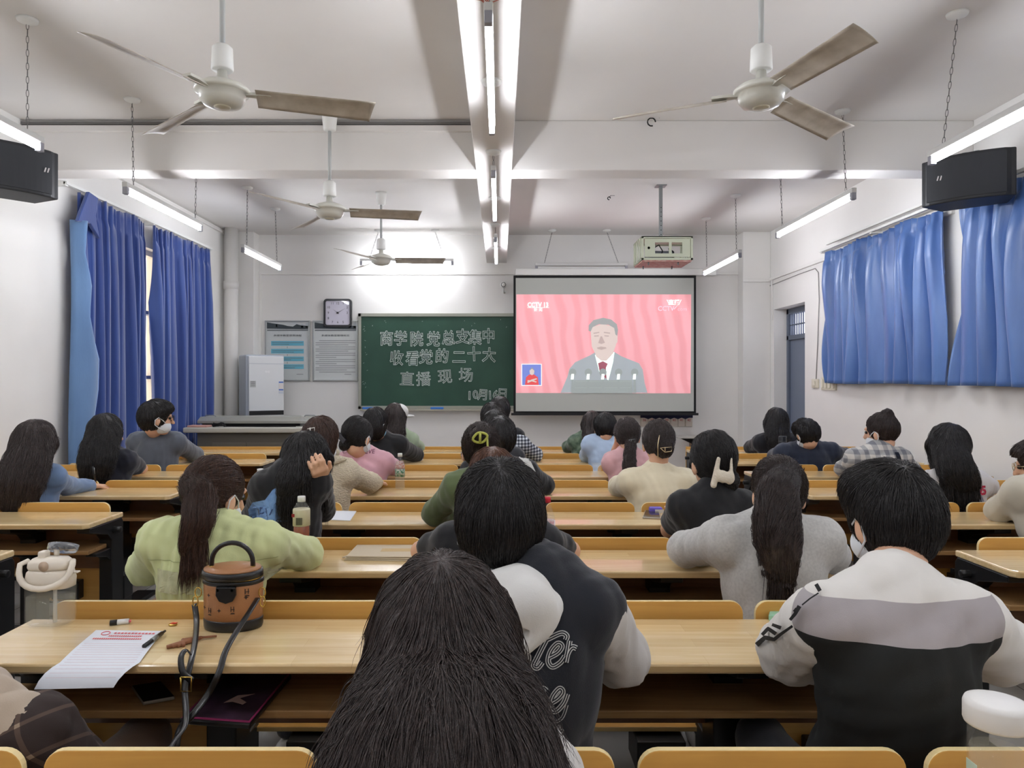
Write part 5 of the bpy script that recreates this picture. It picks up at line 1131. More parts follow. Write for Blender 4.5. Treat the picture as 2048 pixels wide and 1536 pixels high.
    if style == 'long':
        if fall: chain = [(P(a, b, c), r) for a, b, c, r in fall]
        else:
            yb = C.y-.112; chain = [(lo(0, -.03, -.03), .074), (Vector((H.x*.8+C.x*.2, (lo(0, -.09, 0).y+yb)/2, C.z+.045)), .072), (Vector((H.x*.5+C.x*.5, yb, C.z-.07)), .062), (Vector((H.x*.4+C.x*.6, yb-.01, C.z-.07-L)), .035)]
        G.append(chainp([(a, r*fr) for a, r in chain], (1.3, .62, 1), .05))
        for q in (-1, 1): G.append(cap(lo(q*.07, .02, .0), lo(q*.062, .012, -.11), .028, .024, k=.03))
    if style == 'pony':
        T = lo(*(tie or (0, -.115, .03))); chain = [(T, .022)]+[(P(a, b, c), r) for a, b, c, r in tail]
        post.append(chainp(chain, (1.15, .8, 1), .015))
    if style in ('bun', 'updo'):
        bb = bun or (0, -.10, .0, .045); T = lo(*bb[:3]); post.append(ell(T, (bb[3]*s, bb[3]*.8*s, bb[3]*1.1*s), R, k=.015)); 
    allp = G+cuts+post
    ho, V, Q, fh = sculpt('hair', allp, min(h, .010), hm, root, k=.02, seed=seed, amp=.004, flo=110, fhi=240, st=(1, 1, .12))
    ch = np.array([tuple(c[0]) for c in chain]) if chain else None; cr = np.array(tuple(crown)); Hn = np.array(tuple(H)); Tn = np.array(tuple(T)) if T is not None else None
    def flow(p):
        q = p-cr; q /= np.linalg.norm(q, axis=1)[:, None]+1e-6; w_ = np.clip((p[:, 2]-Hn[2]+.06)/.12, 0, 1)[:, None]; dn = np.array([[0, 0, -1.]])
        if style in ('short', 'buzz', 'bob'): return q+dn*(.35 if style != 'bob' else .8)
        base = q*w_*1.1+dn*(1-w_*.5)
        if ch is not None or Tn is not None:
            if Tn is not None: base = (Tn-p); base /= np.linalg.norm(base, axis=1)[:, None]+1e-6
            if ch is not None:
                best = np.full(len(p), 9.); tg = np.zeros_like(p)
                for a, b in zip(ch, ch[1:]):
                    ab = b-a; t = np.clip(((p-a)@ab)/(ab@ab+1e-9), 0, 1); dd = np.linalg.norm(p-a-t[:, None]*ab, axis=1); m_ = dd < best; best = np.where(m_, dd, best); tg[m_] = ab/np.linalg.norm(ab)
                if Tn is not None: tail_ = best < .05; hd_ = (np.linalg.norm(p-np.array(tuple(lo(0, -.012, .022))), axis=1) > .115*s); base = np.where((tail_ & hd_)[:, None], tg, base)
                else: ww = np.clip((Hn[2]-p[:, 2])/.1, 0, 1)[:, None]; base = base*(1-ww)+tg*ww
        return base
    st = {'short': (8, .0085), 'buzz': (3, .003), 'bob': (10, .011), 'long': (14, .022), 'pony': (13, .02), 'bun': (9, .012), 'updo': (9, .012)}[style]
    if ns: strands('hair_strands', V, Q, fh, flow, ns, st[0], st[1], srad, hm, ho, seed=seed, lift=.004, tip=.014 if style in ('long', 'pony') else .008, hang=(C.z+.06 if style in ('long', 'pony') else -9))
    # ---- mask
    if mask:
        MK = [ell(lo(0, .036, -.062), (.062*s, .064*s, .052*s), R)]; sculpt('mask', MK, max(.007, h*.7), mask, root, k=.01)
        for q in (-1, 1):
            pts = [lo(q*.052, .055, -.035), lo(q*.076, .03, -.012), lo(q*.086, .002, .006), lo(q*.092, -.02, -.012), lo(q*.088, -.02, -.045), lo(q*.07, .02, -.075), lo(q*.052, .05, -.09)]
            MB().tube(pts, .0022 if h < .01 else .003, 6).build('ear_loop', M_mask, root)
    PEOPLE[key] = dict(root=root, H=H, C=C, lo=lo, f=ft, T=T, hair=fh, ho=ho, s=s, R=R, SL=SL, SR=SR, E=E, W=W, rt=rt, fw=f, up=up); return PEOPLE[key]

N_ = .0075
k = person('A', 0, 'person with very long dark brown hair, back of head filling the lower centre', (885,1110,1.04), ((760,1580,.93), (1055,1560,.93)), cloth('light_grey', (196,194,192)), 'long', H_dark, s=.93, h=N_, pitch=.2,
           fall=[(888,1265,1.05,.066), (890,1340,1.0,.076), (892,1420,.93,.088), (888,1520,.845,.098), (880,1640,.79,.104), (872,1760,.76,.085)], ns=26000, srad=.0006, fr=1.0)
k = person('D', 1, 'short-haired boy in black varsity hoodie with white hood and pale sleeves', (1000,924,1.52), ((985,1205,1.46), (1185,1215,1.44)), cloth('navy_black', (26,29,38)), 'short', H_black, s=.985, h=N_, pitch=.08, sleeve_m=cloth('marl_grey', (204,200,196)),
           el=((930,1330,1.6), (1240,1315,1.55)), wr=((985,1325,1.9), (1160,1300,1.9)), mask=M_mask, ns=9000, srad=.0006, px0=.05, hv=1.0)
Dp = k
k = person('E', 1, 'boy in white, grey and black panelled track jacket, nearest at right', (1778,926,1.58), ((1655,1236,1.42), (1925,1236,1.42)), mixbands('track_jacket', (222,219,214), [(1.005,(168,162,164)), (.932,(30,32,32))]), 'short', H_black, s=.95, h=N_, yaw=-.25, pitch=.12, sleeve_m=cloth('jacket_white', (222,219,214)),
           el=((1582,1302,1.62), (1998,1300,1.58)), wr=((1640,1330,1.86), (1930,1320,1.86)), mask=M_mask, ns=9000, srad=.0006, fat=1.08, hv=1.0, sf=1.08, folds=.006)
Ep = k
k = person('B', 1, 'person in beige and dark plaid coat slumped low at the left edge', (-150,1290,1.60), ((-210,1460,1.40), (48,1462,1.40)), cloth('beige_coat', (176,160,142)), 'long', H_brown, s=.95, h=.009, pitch=.5, sleeve_m=plaid('plaid_brown', (52,42,40), (150,132,112), .062, .12, (84,68,60), rot=(.3,.5,.2)),
           el=((-330,1430,1.55), (128,1555,1.47)), wr=((-300,1380,1.68), (150,1520,1.66)), fall=[(-90,1310,1.62,.06), (-75,1350,1.6,.05), (-60,1390,1.55,.04)], ns=2000, legs=M_jean2, fr=.9, fat=.96, sf=1.42, px0=-1.02, lie=1)
k = person('F', 2, 'girl with brown ponytail and white hair tie in pale yellow-green shirt', (432,914,2.33), ((325,1085,2.28), (525,1090,2.28)), cloth('pale_lime', (212,220,164), var=(2.5,(204,212,156))), 'pony', H_brown, s=.97, h=N_, yaw=.5, pitch=.2, fat=1.1,
           el=((292,1135,2.48), (612,1130,2.58)), wr=((380,1110,2.7), (505,1110,2.75)), tie=(.0,-.105,.028), tail=[(404,985,2.18,.028), (398,1035,2.14,.036), (386,1075,2.13,.026), (376,1098,2.13,.010)], mask=M_mask, ns=7000, srad=.0007, folds=.008)
Fp = k
k = person('G', 2, 'person in black short sleeves mostly hidden behind the short-haired boy', (985,896,2.55), ((905,1085,2.46), (1085,1085,2.46)), cloth('black_tee', (24,25,30)), 'bob', H_red, h=.010, sleeve='short', el=((842,1118,2.62), (1140,1115,2.62)), wr=((900,1090,2.78), (1085,1090,2.78)), ns=3000, srad=.0009, pitch=.3)
k = person('H', 2, 'girl in light grey sweatshirt with long loose brown ponytail', (1556,914,2.38), ((1450,1082,2.32), (1640,1082,2.32)), cloth('grey_marl', (198,197,194), var=(120,(184,183,181))), 'pony', H_dark, s=.95, h=N_, pitch=.25, fat=1.12, yaw=.05,
           el=((1372,1098,2.55), (1662,1110,2.5)), wr=((1480,1110,2.74), (1610,1100,2.74)), tie=(.0,-.108,.055), tail=[(1556,985,2.17,.045), (1555,1060,2.13,.058), (1562,1125,2.13,.046), (1566,1170,2.13,.014)], ns=8000, srad=.0007)
Hp = k
k = person('I', 3, 'long-haired girl in black top with blue paint print, hand at her head', (618,864,3.12), ((532,975,3.02), (628,965,3.02)), cloth('black_top', (22,22,26)), 'long', H_black, s=.98, h=.009, yaw=.35, pitch=.3, roll=.15, hh=.006,
           el=((508,1035,3.3), (646,1020,3.32)), wr=((560,1020,3.5), (640,958,3.02)), fall=[(608,905,3.08,.060), (596,935,2.97,.052), (580,960,2.90,.040), (568,985,2.88,.016)], ns=4000, srad=.0009, mask=M_maskb, fr=.92)
Ip = k
k = person('J', 3, 'person in olive green hoodie with yellow-green claw clip in bun', (962,846,3.28), ((915,975,3.2), (1030,975,3.2)), cloth('olive', (94,108,72)), 'updo', H_dark, s=.98, h=.010, pitch=.15, bun=(.0,-.105,.055,.045), el=((868,1030,3.36), (1060,1030,3.36)), ns=3000, srad=.001, ears=False, fat=1.05)
Jp = k
k = person('K', 3, 'girl in black tee with low bun and white fluffy bow clip', (1425,861,3.02), ((1367,1015,2.96), (1488,1015,2.96)), cloth('black_tee2', (22,23,27)), 'bun', H_black, s=1.03, h=.009, yaw=-.15, pitch=.1, bun=(.03,-.085,-.075,.036), el=((1338,1060,3.25), (1510,1060,3.2)), ns=4000, srad=.0009, sleeve='short', ears=False)
Kp = k
k = person('L', 3, 'short-haired student with glasses in oatmeal fleece, cut by the right edge', (2082,880,3.38), ((2040,985,3.3), (2150,985,3.3)), cloth('oatmeal', (190,184,168)), 'short', H_dark, h=.011, yaw=-.8, el=((1998,1026,3.44), None), wr=((2045,1038,3.62), None), fat=1.05, ns=1500)
Lp = k
k = person('M', 4, 'girl with brown bob in cream cable-knit hooded sweater', (643,833,3.86), ((605,945,3.9), (690,945,3.9)), mat('cable_knit', (212,200,176), .95, bump=(55,1.0,.01), stretch=(1.6,1,3)), 'bob', H_brown, s=.98, h=.010, yaw=.55, pitch=.15, el=((600,985,4.1), (748,975,4.28)), wr=((650,975,4.4), (752,965,4.42)), mask=M_mask, ns=2500, srad=.0012, fat=1.12)
Mp = k
k = person('N', 4, 'girl in cream sweatshirt with twisted updo and wire claw clip', (1316,840,3.98), ((1262,965,3.95), (1368,965,3.95)), cloth('cream', (226,216,188)), 'updo', H_dark, s=.98, h=.010, pitch=.1, bun=(.012,-.088,-.03,.05), el=((1238,995,4.2), (1398,995,4.2)), ns=2500, srad=.0012, fat=1.12, ears=False)
Np = k
k = person('O', 4, 'long-haired girl in denim shirt writing with a pen, far left block', (74,840,3.92), ((22,955,3.9), (105,955,3.9)), cloth('denim', (104,128,164), var=(9,(120,144,178))), 'long', H_dark, s=.98, h=.010, yaw=.35, pitch=.3, hh=.007, el=((-20,1000,4.1), (135,982,4.22)), wr=((60,985,4.4), (182,972,4.4)),
           fall=[(68,885,3.88,.078), (52,930,3.78,.088), (38,970,3.73,.088), (28,1005,3.73,.075)], ns=4500, srad=.0011, px0=-2.58)
Op = k
k = person('P', 4, 'girl with straight black hair in white tee with red graphic back', (1893,847,3.98), ((1868,965,3.95), (1958,968,3.95)), cloth('white_tee', (222,219,218)), 'long', H_black, s=.98, h=.010, pitch=.1, yaw=-.1, sleeve='short', el=((1852,1000,4.15), (1985,1000,4.15)), fall=[(1897,885,3.93,.066), (1906,922,3.82,.068), (1918,948,3.78,.068), (1926,966,3.78,.058)], ns=4500, srad=.001)
Pp = k
k = person('Q', 5, 'girl in pink tee with black hair and dark rectangular clip', (716,833,4.72), ((692,925,4.8), (768,925,4.8)), cloth('pink_tee', (220,172,184)), 'bun', H_black, s=1.03, h=.011, yaw=.5, pitch=.15, bun=(-.03,-.085,-.06,.035), sleeve='short', el=((682,948,5.0), (792,945,5.05)), mask=M_mask, ns=1800, fat=1.1)
Qp = k
k = person('R', 4, 'student in black sweatshirt with white shoulder panels, behind the green hoodie', (1000,834,4.10), ((945,945,4.1), (1052,945,4.1)), cloth('black_sweat', (26,27,31)), 'short', H_black, s=.97, h=.011, el=((925,985,4.25), (1088,985,4.25)), ns=1500, fat=1.12)
Rp = k
k = person('S', 5, 'girl in pink tee with low ponytail and silver hair clip', (1254,835,4.85), ((1226,925,4.82), (1288,925,4.82)), cloth('pink_tee2', (222,176,180)), 'pony', H_dark, s=.97, h=.011, pitch=.2, tie=(.008,-.10,-.05), tail=[(1258,925,4.63,.030), (1260,945,4.62,.034), (1262,965,4.62,.018)], el=((1218,935,5.05), (1298,945,5.05)), wr=((1233,892,4.95), None), ns=1800, sleeve='short', fat=1.1)
Sp = k
k = person('T', 5, 'girl with long black hair in navy short-sleeved blouse, left block', (214,827,4.78), ((182,925,4.8), (252,922,4.8)), cloth('navy_blouse', (32,34,46)), 'long', H_black, s=.98, h=.011, yaw=.5, pitch=.2, sleeve='short', el=((172,945,5.0), (284,940,5.05)), wr=((225,938,5.15), (262,942,5.12)), fall=[(210,865,4.72,.074), (198,900,4.62,.086), (192,930,4.58,.080), (188,955,4.58,.05)], ns=2500, fat=1.1)
Tp = k
k = person('U', 5, 'student in grey and white checked shirt with topknot and black strap', (1762,826,4.85), ((1712,918,4.8), (1800,918,4.8)), plaid('grey_check', (206,203,196), (122,124,130), .062, .5), 'bun', H_dark, s=1.0, h=.010, yaw=-.65, pitch=.1, bun=(.0,-.055,.115,.036), el=((1688,945,5.05), (1822,945,5.0)), mask=M_mask, ns=1800, fat=1.1)
Up = k
k = person('V', 6, 'boy in slate grey sweater with glasses and white mask, by the left curtains', (313,800,5.5), ((275,885,5.62), (352,885,5.62)), cloth('slate', (92,98,108)), 'short', H_black, s=1.08, h=.011, yaw=1.0, pitch=.05, el=((265,915,5.85), (392,912,5.95)), mask=M_mask, ns=1500, fat=1.2)
Vp = k
k = person('W', 6, 'short black-haired student in black coat with pale blue mask', (752,815,5.58), ((728,890,5.68), (798,890,5.68)), cloth('black_coat', (26,27,30)), 'bob', H_black, s=.98, h=.012, yaw=.55, el=((710,912,5.9), (832,915,5.98)), mask=M_maskb, ns=1200, fat=1.15)
k = person('X', 6, 'boy in blue-white checked shirt in the centre line of heads', (985,806,5.72), ((950,893,5.75), (1042,890,5.75)), plaid('blue_check', (214,220,226), (40,46,60), .026, .5), 'short', H_black, s=1.0, h=.012, el=((938,918,5.95), (1070,915,5.98)), ns=1000, fat=1.15)
k = person('Y', 6, 'short-haired boy in light blue shirt below the screen', (1210,826,5.7), ((1182,890,5.7), (1245,890,5.7)), cloth('sky_shirt', (176,198,226)), 'short', H_black, s=.95, h=.012, pitch=.4, el=((1174,918,5.95), (1258,918,5.95)), ns=1000, fat=1.15)
k = person('Z', 6, 'close-cropped boy in navy jacket bent over his desk, right block', (1612,838,5.55), ((1568,908,5.62), (1662,906,5.62)), cloth('navy_jacket', (34,42,60)), 'short', H_black, s=.92, h=.011, pitch=.35, yaw=-.3, el=((1552,925,5.85), (1690,918,5.85)), mask=M_mask, ns=2500, fat=1.25, srad=.001)
k = person('AA', 7, 'person with long straight brown hair, white cap and light green top', (790,806,6.5), ((780,880,6.5), (822,880,6.5)), cloth('light_green', (172,190,160)), 'long', H_dark, s=1.0, h=.012, fall=[(790,835,6.45,.07), (792,865,6.38,.068), (793,895,6.35,.055)], ns=1200, fr=.85)
AAp = k
k = person('BB', 7, 'dark-haired boy in black, farthest of the centre line of heads', (1000,794,6.5), ((972,872,6.52), (1034,872,6.52)), cloth('black_far', (26,27,32)), 'short', H_black, s=.98, h=.013, ns=800, mask=M_mask)
k = person('CC', 7, 'person with long black hair in dark green camouflage top', (1184,822,6.5), ((1150,885,6.5), (1194,885,6.5)), cloth('camo', (70,92,74), var=(22,(124,142,120))), 'long', H_dark, s=.98, h=.013, fall=[(1184,850,6.45,.068), (1180,880,6.36,.058), (1178,915,6.33,.045)], ns=1000, fr=.8)
k = person('DD', 7, 'long-haired person in black hoodie with a white square patch, by the door', (1552,815,6.42), ((1522,885,6.45), (1590,885,6.45)), cloth('black_hoodie', (28,29,36)), 'long', H_black, s=1.02, h=.012, el=((1502,905,6.65), (1605,905,6.65)), fall=[(1552,850,6.38,.072), (1556,875,6.3,.075), (1562,900,6.27,.06)], ns=1200, fat=1.15)
DDp = k
k = person('EE', 5, 'dark-haired student hidden in the centre line behind the black sweatshirt', (990,820,4.95), ((960,915,4.9), (1030,915,4.9)), cloth('charcoal', (44,46,52)), 'short', H_black, s=.98, h=.013, ns=700)

# ------------------------------------------------------------ what they wear, cloth by cloth
def sub(K, name, prims, h, m, k=.015, **kw): return sculpt(name, prims, h, m, K['root'], k=k, **kw)
# D: white hood and outline lettering
hc = P(1055,1190,1.335)
sub(Dp, 'hood', [ell(P(1030,1188,1.39), (.075,.045,.05)), ell(P(1062,1225,1.33), (.048,.028,.055)), cap(P(960,1160,1.44), P(1000,1270,1.34), .026, .022), cap(P(1098,1190,1.41), P(1035,1280,1.33), .026, .016), chainp([(P(1108,1185,1.41), .018), (P(1100,1235,1.34), .018), (P(1045,1298,1.315), .014)], k=.012), cap(P(1088,1195,1.355), P(1035,1285,1.30), .012, .012, k=.012, cut=True), cap(P(1010,1165,1.37), P(1045,1240,1.31), .008, .008, k=.014, cut=True), cap(P(955,1160,1.46), P(1085,1165,1.46), .026), cap(P(1040,1150,1.43), P(1065,1205,1.33), .022, .022)], N_, cloth('hood_white', (218,217,214)), k=.03, seed=5, amp=.006)
lm = mat('chenille_white', (206,206,204), .9)
def pxz(px, py, d): q = P(px, py, d); return q.x, q.z
def stroke(K, fld, pts, w0, w1, m, off, t0=1.05, t1=1.9, smooth=True, nm='lettering'):
    """a ribbon of print following a drawn line"""
    sm = []
    for i in range(len(pts)-1):
        p0, p1, p2, p3 = pts[max(i-1, 0)], pts[i], pts[i+1], pts[min(i+2, len(pts)-1)]
        for q in range(6):
            u = q/6
            sm.append(tuple(.5*((2*p1[c])+(-p0[c]+p2[c])*u+(2*p0[c]-5*p1[c]+4*p2[c]-p3[c])*u*u+(-p0[c]+3*p1[c]-3*p2[c]+p3[c])*u**3) if smooth else p1[c]+(p2[c]-p1[c])*u for c in (0, 1)))
    sm.append(pts[-1]); V = []
    for i, p in enumerate(sm):
        w_ = w0+(w1-w0)*i/len(sm); q = sm[min(i+1, len(sm)-1)]; o_ = sm[max(i-1, 0)]; dx, dy = q[0]-o_[0], q[1]-o_[1]; l_ = math.hypot(dx, dy)+1e-6; V += [(p[0]-dy/l_*w_, p[1]+dx/l_*w_), (p[0]+dy/l_*w_, p[1]-dx/l_*w_)]
    return px_decal(nm, V, [(2*i, 2*i+1, 2*i+3, 2*i+2) for i in range(len(sm)-1)], fld, t0, t1, m, K['root'], off=off)
SCRIPT = [[(1168,548),(1130,620),(1095,690),(1075,735),(1098,748),(1125,715)], [(1105,600),(1160,578),(1235,545),(1268,560),(1262,585)], [(1160,690),(1215,660),(1240,622),(1215,606),(1175,650),(1160,710),(1185,742),(1230,718),(1258,680)],
          [(1286,590),(1276,650),(1262,716)], [(1268,680),(1284,644),(1304,626),(1326,634)], [(1052,612),(1030,640),(1045,690),(1030,735),(1005,740)], [(1150,885),(1125,870),(1095,920),(1090,985),(1115,1002),(1150,972)],
          [(1165,960),(1215,930),(1245,890),(1225,870),(1185,920),(1175,985),(1205,1002),(1250,955),(1272,900)], [(1100,1045),(1180,1068),(1240,1042),(1270,965)]]
for k2, pl in enumerate(SCRIPT):
    pts = [(700+a/2.926, 1080+b/2.926) for a, b in pl]; th = k2 in (8,)
    stroke(Dp, Dp['f'], pts, 3.2 if th else 5.6, 3.2 if th else 5.6, lm, .0022); stroke(Dp, Dp['f'], pts, 1.6 if th else 3.6, 1.6 if th else 3.6, MATS['cloth_navy_black'], .0030)
    if not th: stroke(Dp, Dp['f'], pts, 1.0, 1.0, lm, .0038)
x, z = pxz(1108, 1463, 1.335)
for q in range(7): decal_text('lettering', 'o', .018, x+.014*cos(q*.9), z+.012*sin(q*.9), Dp['f'], 1.1, 1.7, lm, Dp['root'], outline=.0007)
# E: collar and black sleeve stripes
KE = Ep; nb = KE['C']+Vector((0, .005, .075))
sub(KE, 'collar', [cap(nb+Vector((-.045, -.005, -.02)), nb+Vector((.045, -.005, -.02)), .034, .034, k=.03), cap(nb+Vector((-.05, .0, -.02)), nb+Vector((-.04, .07, -.03)), .026, k=.03), cap(nb+Vector((.05, .0, -.02)), nb+Vector((.04, .07, -.03)), .026, k=.03)], N_, MATS['cloth_jacket_white'], k=.02)
slf = lambda X, Y, Z: np.minimum(KE['f'](X, Y, Z), field([cap(KE['SL'], KE['E'][0], .064*1.166, .055*1.166, k=.03), cap(KE['E'][0], lv(KE['E'][0], KE['W'][0], .93), .055*1.166, .040*1.166, k=.03)], X, Y, Z, .03))
for a, w0, w1 in (([(1513,1290),(1530,1275),(1548,1279),(1562,1268),(1585,1252)], 5, 2.5), ([(1524,1270),(1536,1257),(1552,1268)], 3.5, 4), ([(1544,1249),(1562,1256)], 3, 4), ([(1580,1240),(1590,1228),(1599,1212)], 3, 4.5), ([(1587,1223),(1593,1216)], 2, 2),
                 ([(1604,1210),(1620,1197),(1637,1186)], 1.5, 1.5), ([(1632,1168),(1640,1182)], 4, 4), ([(2026,1236),(2036,1250),(2042,1275)], 3, 2)):
    sm = []; V = []
    for i in range(len(a)-1):
        for q in range(6): sm.append((a[i][0]+(a[i+1][0]-a[i][0])*q/6, a[i][1]+(a[i+1][1]-a[i][1])*q/6))
    sm.append(a[-1])
    for i, p in enumerate(sm):
        w_ = w0+(w1-w0)*i/len(sm); q = sm[min(i+1, len(sm)-1)]; o_ = sm[max(i-1, 0)]; dx, dy = q[0]-o_[0], q[1]-o_[1]; l_ = math.hypot(dx, dy)+1e-6; V += [(p[0]-dy/l_*w_, p[1]+dx/l_*w_), (p[0]+dy/l_*w_, p[1]-dx/l_*w_)]
    px_decal('sleeve_stripe', V, [(2*i, 2*i+1, 2*i+3, 2*i+2) for i in range(len(sm)-1)], slf, 1.1, 1.9, mat('stripe_black', (22,22,24), .8), KE['root'], off=.008)
# F: hair tie, shirt collar, yoke seam and faint printed back
T = Fp['T']; R_ = [T+Fp['rt']*.025*cos(a*pi/8)+Fp['up']*.025*sin(a*pi/8)-Fp['fw']*.004 for a in range(17)]; MB().tube(R_, .0055, 8, cap=False).build('hair_tie', mat('tie_cream', (232,222,206), .7), Fp['root'])
nb = Fp['C']+Vector((0, .0, .055)); sub(Fp, 'collar', [cap(nb+Vector((-.05, -.02, 0)), nb+Vector((.05, -.02, .0)), .026), cap(nb+Vector((.05, -.02, 0)), nb+Vector((.06, .05, -.01)), .026), cap(nb+Vector((-.05, -.02, 0)), nb+Vector((-.06, .05, -.01)), .026)], .008, MATS['cloth_pale_lime'])
V = []; 
for i in range(25): x, z = pxz(275+i*11, 1128-2*sin(i*.3), 2.15); V += [(x, z), (x, z-.0022)]
decal('seam', V, [(2*i, 2*i+1, 2*i+3, 2*i+2) for i in range(24)], Fp['f'], 1.9, 2.5, mat('seam_lime', (168,178,126), .9), Fp['root'])
fm = cloth('faint_print', (204,206,166), var=(30,(186,190,150)))
for i, (a, b, c, d_) in enumerate(((300,1145,355,1190),(362,1140,430,1188),(438,1146,480,1190),(486,1150,520,1188))):
    x0, z0 = pxz(a, b, 2.15); x1, z1 = pxz(c, d_, 2.15); decal('faint_print', *refine([(x0, z0), (x1, z0), (x1, z1), (x0, z1)], 5), Fp['f'], 1.9, 2.5, fm, Fp['root'], off=.0016)
# I: blue paint print
def poly_decal(K, name, pts, d, m, off=.002, yr=.4): px_decal(name, *refine(pts, 4), K['f'], d-yr, d+yr, m, K['root'], off=off)
bm = mat('print_paint', (122,160,208), .8, var=(18,(98,136,190)))
poly_decal(Ip, 'paint_print', [(545,980),(556,973),(553,1000),(566,1006),(562,1016),(570,1022),(556,1036),(545,1050),(525,1052),(500,1040),(496,1020),(505,1005),(530,1000)], 2.93, bm)
for i in range(7): a = 1004+i*6; poly_decal(Ip, 'paint_print', [(552,a),(574-2*(i%3),a-5+i),(576-2*(i%3),a-3+i),(552,a+4)], 2.93, bm)
x, z = pxz(530, 1030, 2.93); decal_text('lettering', 'VPV.P', .075, x, z, Ip['f'], 2.6, 3.3, mat('print_navy', (62,84,128), .8), Ip['root'], shear=.2, wide=.9)
# P: graphic print
pm = mat('print_crimson', (196,52,80), .8); gm = mat('print_slate', (150,152,166), .8)
for s_, px in (('95', 1872), ('25', 1970)): x, z = pxz(px, 983, 3.83); decal_text('lettering', s_, .06, x, z, Pp['f'], 3.5, 4.2, pm, Pp['root'], offset=.003)
poly_decal(Pp, 'figure_print', [(1925,990),(1962,988),(1968,1002),(1950,1008),(1930,1006)], 3.83, gm); poly_decal(Pp, 'figure_print', [(1936,992),(1956,992),(1952,1002),(1940,1002)], 3.83, mat('print_pale_skin', (226,214,210), .8), off=.004)
# Q: text and clip
x, z = pxz(712, 905, 4.68); decal_text('lettering', 'CRAZYBLIEVE', .038, x, z, Qp['f'], 4.4, 5.1, mat('print_wine', (90,34,60), .8), Qp['root'], wide=.95)
def boxat(K, name, c, u, v, w_, a, b, e, m, bevel=.003):
    mb = MB().box(-a, a, -e, e, -b, b); M = Matrix((u, w_, v)).transposed().to_4x4(); M.translation = c; mb.xf(M); return mb.build(name, m, K['root'], bevel=bevel)
lo = Qp['lo']; q = (Qp['rt']*.8-Qp['up']*.6).normalized(); v = Qp['fw'].cross(q); boxat(Qp, 'hair_clip', lo(-.035, -.115, -.02), q, v, Qp['fw'], .042, .016, .008, mat('clip_black', (46,44,50), .35))
# J: claw clip
lo = Jp['lo']; cm = mat('clip_lime', (176,180,84), .3); T = Jp['T']
R_ = [T+Vector((.03*cos(a*pi/8)*(1+.2*sin(a*pi/4)), -.045, .022*sin(a*pi/8))) for a in range(17)]; MB().tube(R_, .006, 8, cap=False).build('hair_clip', cm, Jp['root']); MB().tube([T+Vector((.03, -.045, 0)), T+Vector((.034, -.045, -.05)), T+Vector((.028, -.03, -.10))], .005, 8).build('clip_tooth', cm, Jp['root'])
MB().tube([T+Vector((0, -.048, .02)), T+Vector((0, -.05, -.02))], .006, 8).build('clip_spring', cm, Jp['root'])
# K: white fluffy bow clip
T = Kp['T']+Vector((-.045, -.045, .03)); wm = mat('fluffy_white', (226,216,198), .95, bump=(160,.8,.006))
sub(Kp, 'bow_clip', [cap(T+Vector((-.035, 0, -.04)), T+Vector((-.015, 0, .065)), .013, .008), cap(T+Vector((.035, 0, -.015)), T+Vector((.04, .01, .065)), .010, .005), ell(T+Vector((-.002, -.01, -.005)), (.022, .018, .026)), ell(T+Vector((.027, -.005, -.012)), (.020, .016, .026))], .006, wm, k=.012, seed=3, amp=.0015)
# N: claw clip, M: wire clip, S: clip, U: strap
def wirering(K, c, w_, h_, m, r=.0022, nm='hair_clip'):
    pts = [c+Vector((w_*x, 0, h_*z)) for x, z in ((-1,.6),(1,1),(1,-.6),(-.2,-1),(-1,.6))]; pts2 = [c+Vector((w_*x, -.004, h_*z)) for x, z in ((-.2,1),(-.2,-1))]
    MB().tube(pts, r, 6).tube(pts2, r, 6).build(nm, m, K['root'])
gw = mat('clip_gold', (206,186,150), .3, metal=.8); wirering(Np, Np['T']+Vector((.0, -.052, -.005)), .03, .014, gw); T = Np['T']; MB().tube([T+Vector((-.03, -.03, .07)), T+Vector((-.042, -.045, .02)), T+Vector((-.04, -.04, -.05))], .003, 6).build('clip_arm', gw, Np['root'])
wirering(Sp, Sp['T']+Vector((.0, -.03, .005)), .02, .012, M_steel); c = P(622, 862, 3.74); wirering(Mp, c, .018, .018, M_white, .003)
a, b = P(1797, 905, 4.70), P(1803, 960, 4.70); fl = Up['f']; V = [(a.x-.014, a.z), (a.x+.014, a.z)]+[q for i in range(1, 9) for q in ((a.x+(b.x-a.x)*i/8-.014, a.z+(b.z-a.z)*i/8), (a.x+(b.x-a.x)*i/8+.014, a.z+(b.z-a.z)*i/8))]
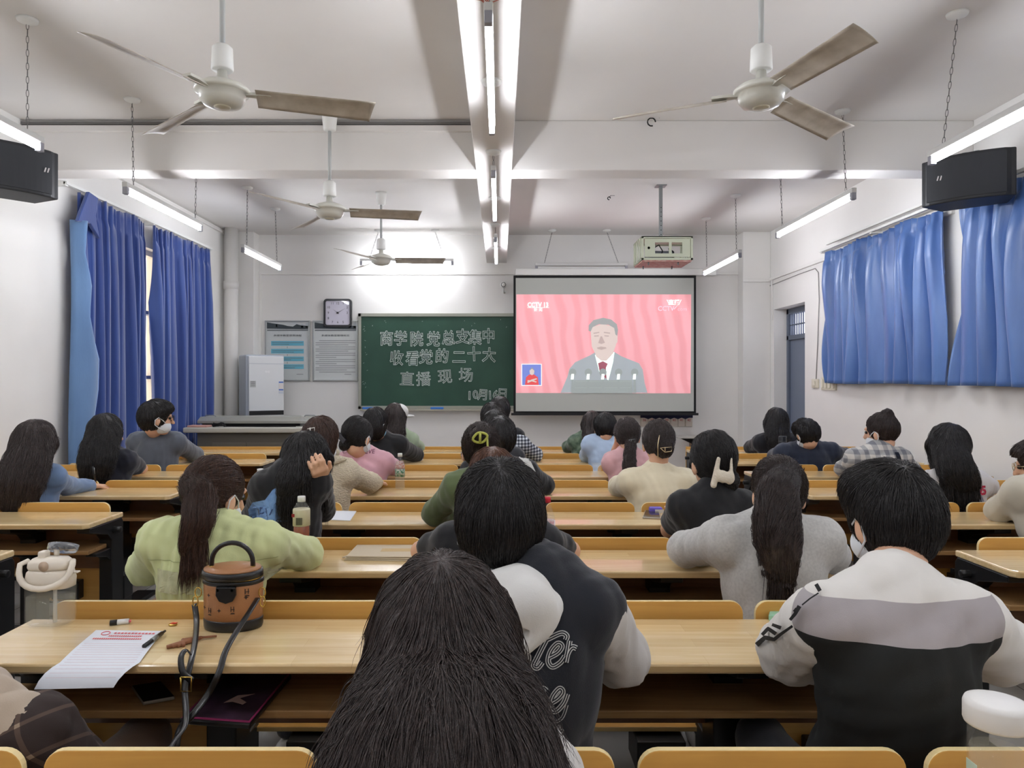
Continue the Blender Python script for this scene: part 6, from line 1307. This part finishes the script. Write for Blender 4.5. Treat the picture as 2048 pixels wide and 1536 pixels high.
decal('bag_strap', V, [(2*i, 2*i+1, 2*i+3, 2*i+2) for i in range(8)], fl, 4.4, 5.2, M_leath, Up['root'], off=.007)
# R: white shoulder stripes; DD: patch
poly_decal(Rp, 'white_panel', [(1032,900),(1058,915),(1072,945),(1062,948),(1046,922),(1026,906)], 4.02, cloth('panel_white', (214,213,210)), yr=.3)
poly_decal(DDp, 'square_patch', [(1545,900),(1552,893),(1560,903),(1552,909)], 6.35, mat('patch_white', (206,208,210), .7), off=.006)
# V: glasses, L: glasses
def glasses(K, m):
    lo = K['lo']
    for q in (-1, 1):
        c = lo(q*.034, .108, .004); R_ = [c+(K['rt']*.024*cos(a*pi/7)+K['up']*.019*sin(a*pi/7))*K['s'] for a in range(15)]; MB().tube(R_, .0018, 6, cap=False).build('lens_rim', m, K['root'])
        MB().tube([lo(q*.058, .106, .008), lo(q*.084, .04, .004), lo(q*.086, -.01, -.005)], .0018, 6).build('temple', m, K['root'])
    MB().tube([lo(-.01, .11, .006), lo(.01, .11, .006)], .0018, 6).build('bridge', m, K['root'])
glasses(Vp, M_leath); glasses(Lp, gw)
# AA: white cap brim and crown
lo = AAp['lo']; sub(AAp, 'white_cap', [ell(lo(.03, .02, .05), (.088, .098, .075), AAp['R'])], .012, cloth('cap_white', (226,226,224))); c = lo(.06, .10, .02)
sub(AAp, 'cap_brim', [ell(c+Vector((.03, 0, .0)), (.075, .07, .014), None)], .008, MATS['cloth_cap_white'])
# O: pen in the writing hand
W = Op['W'][1]; t = empty('pen', W, 'dark pen upright in the hand of the denim-shirted girl', 'pen', 'pens in use'); MB().tube([W+Vector((.0, .05, .02)), W+Vector((.0, .02, .115))], .006, 10).build('barrel', M_leath, t); MB().tube([W+Vector((.007, .03, .07)), W+Vector((.008, .02, .11))], .002, 6).build('clip', M_steel, t)
# M: hood on the knit sweater
sub(Mp, 'hood', [cap(P(615,925,3.86), P(672,905,3.9), .022, .022), cap(P(620,940,3.80), P(690,918,3.84), .018, .012)], .010, MATS['cable_knit'], k=.03)
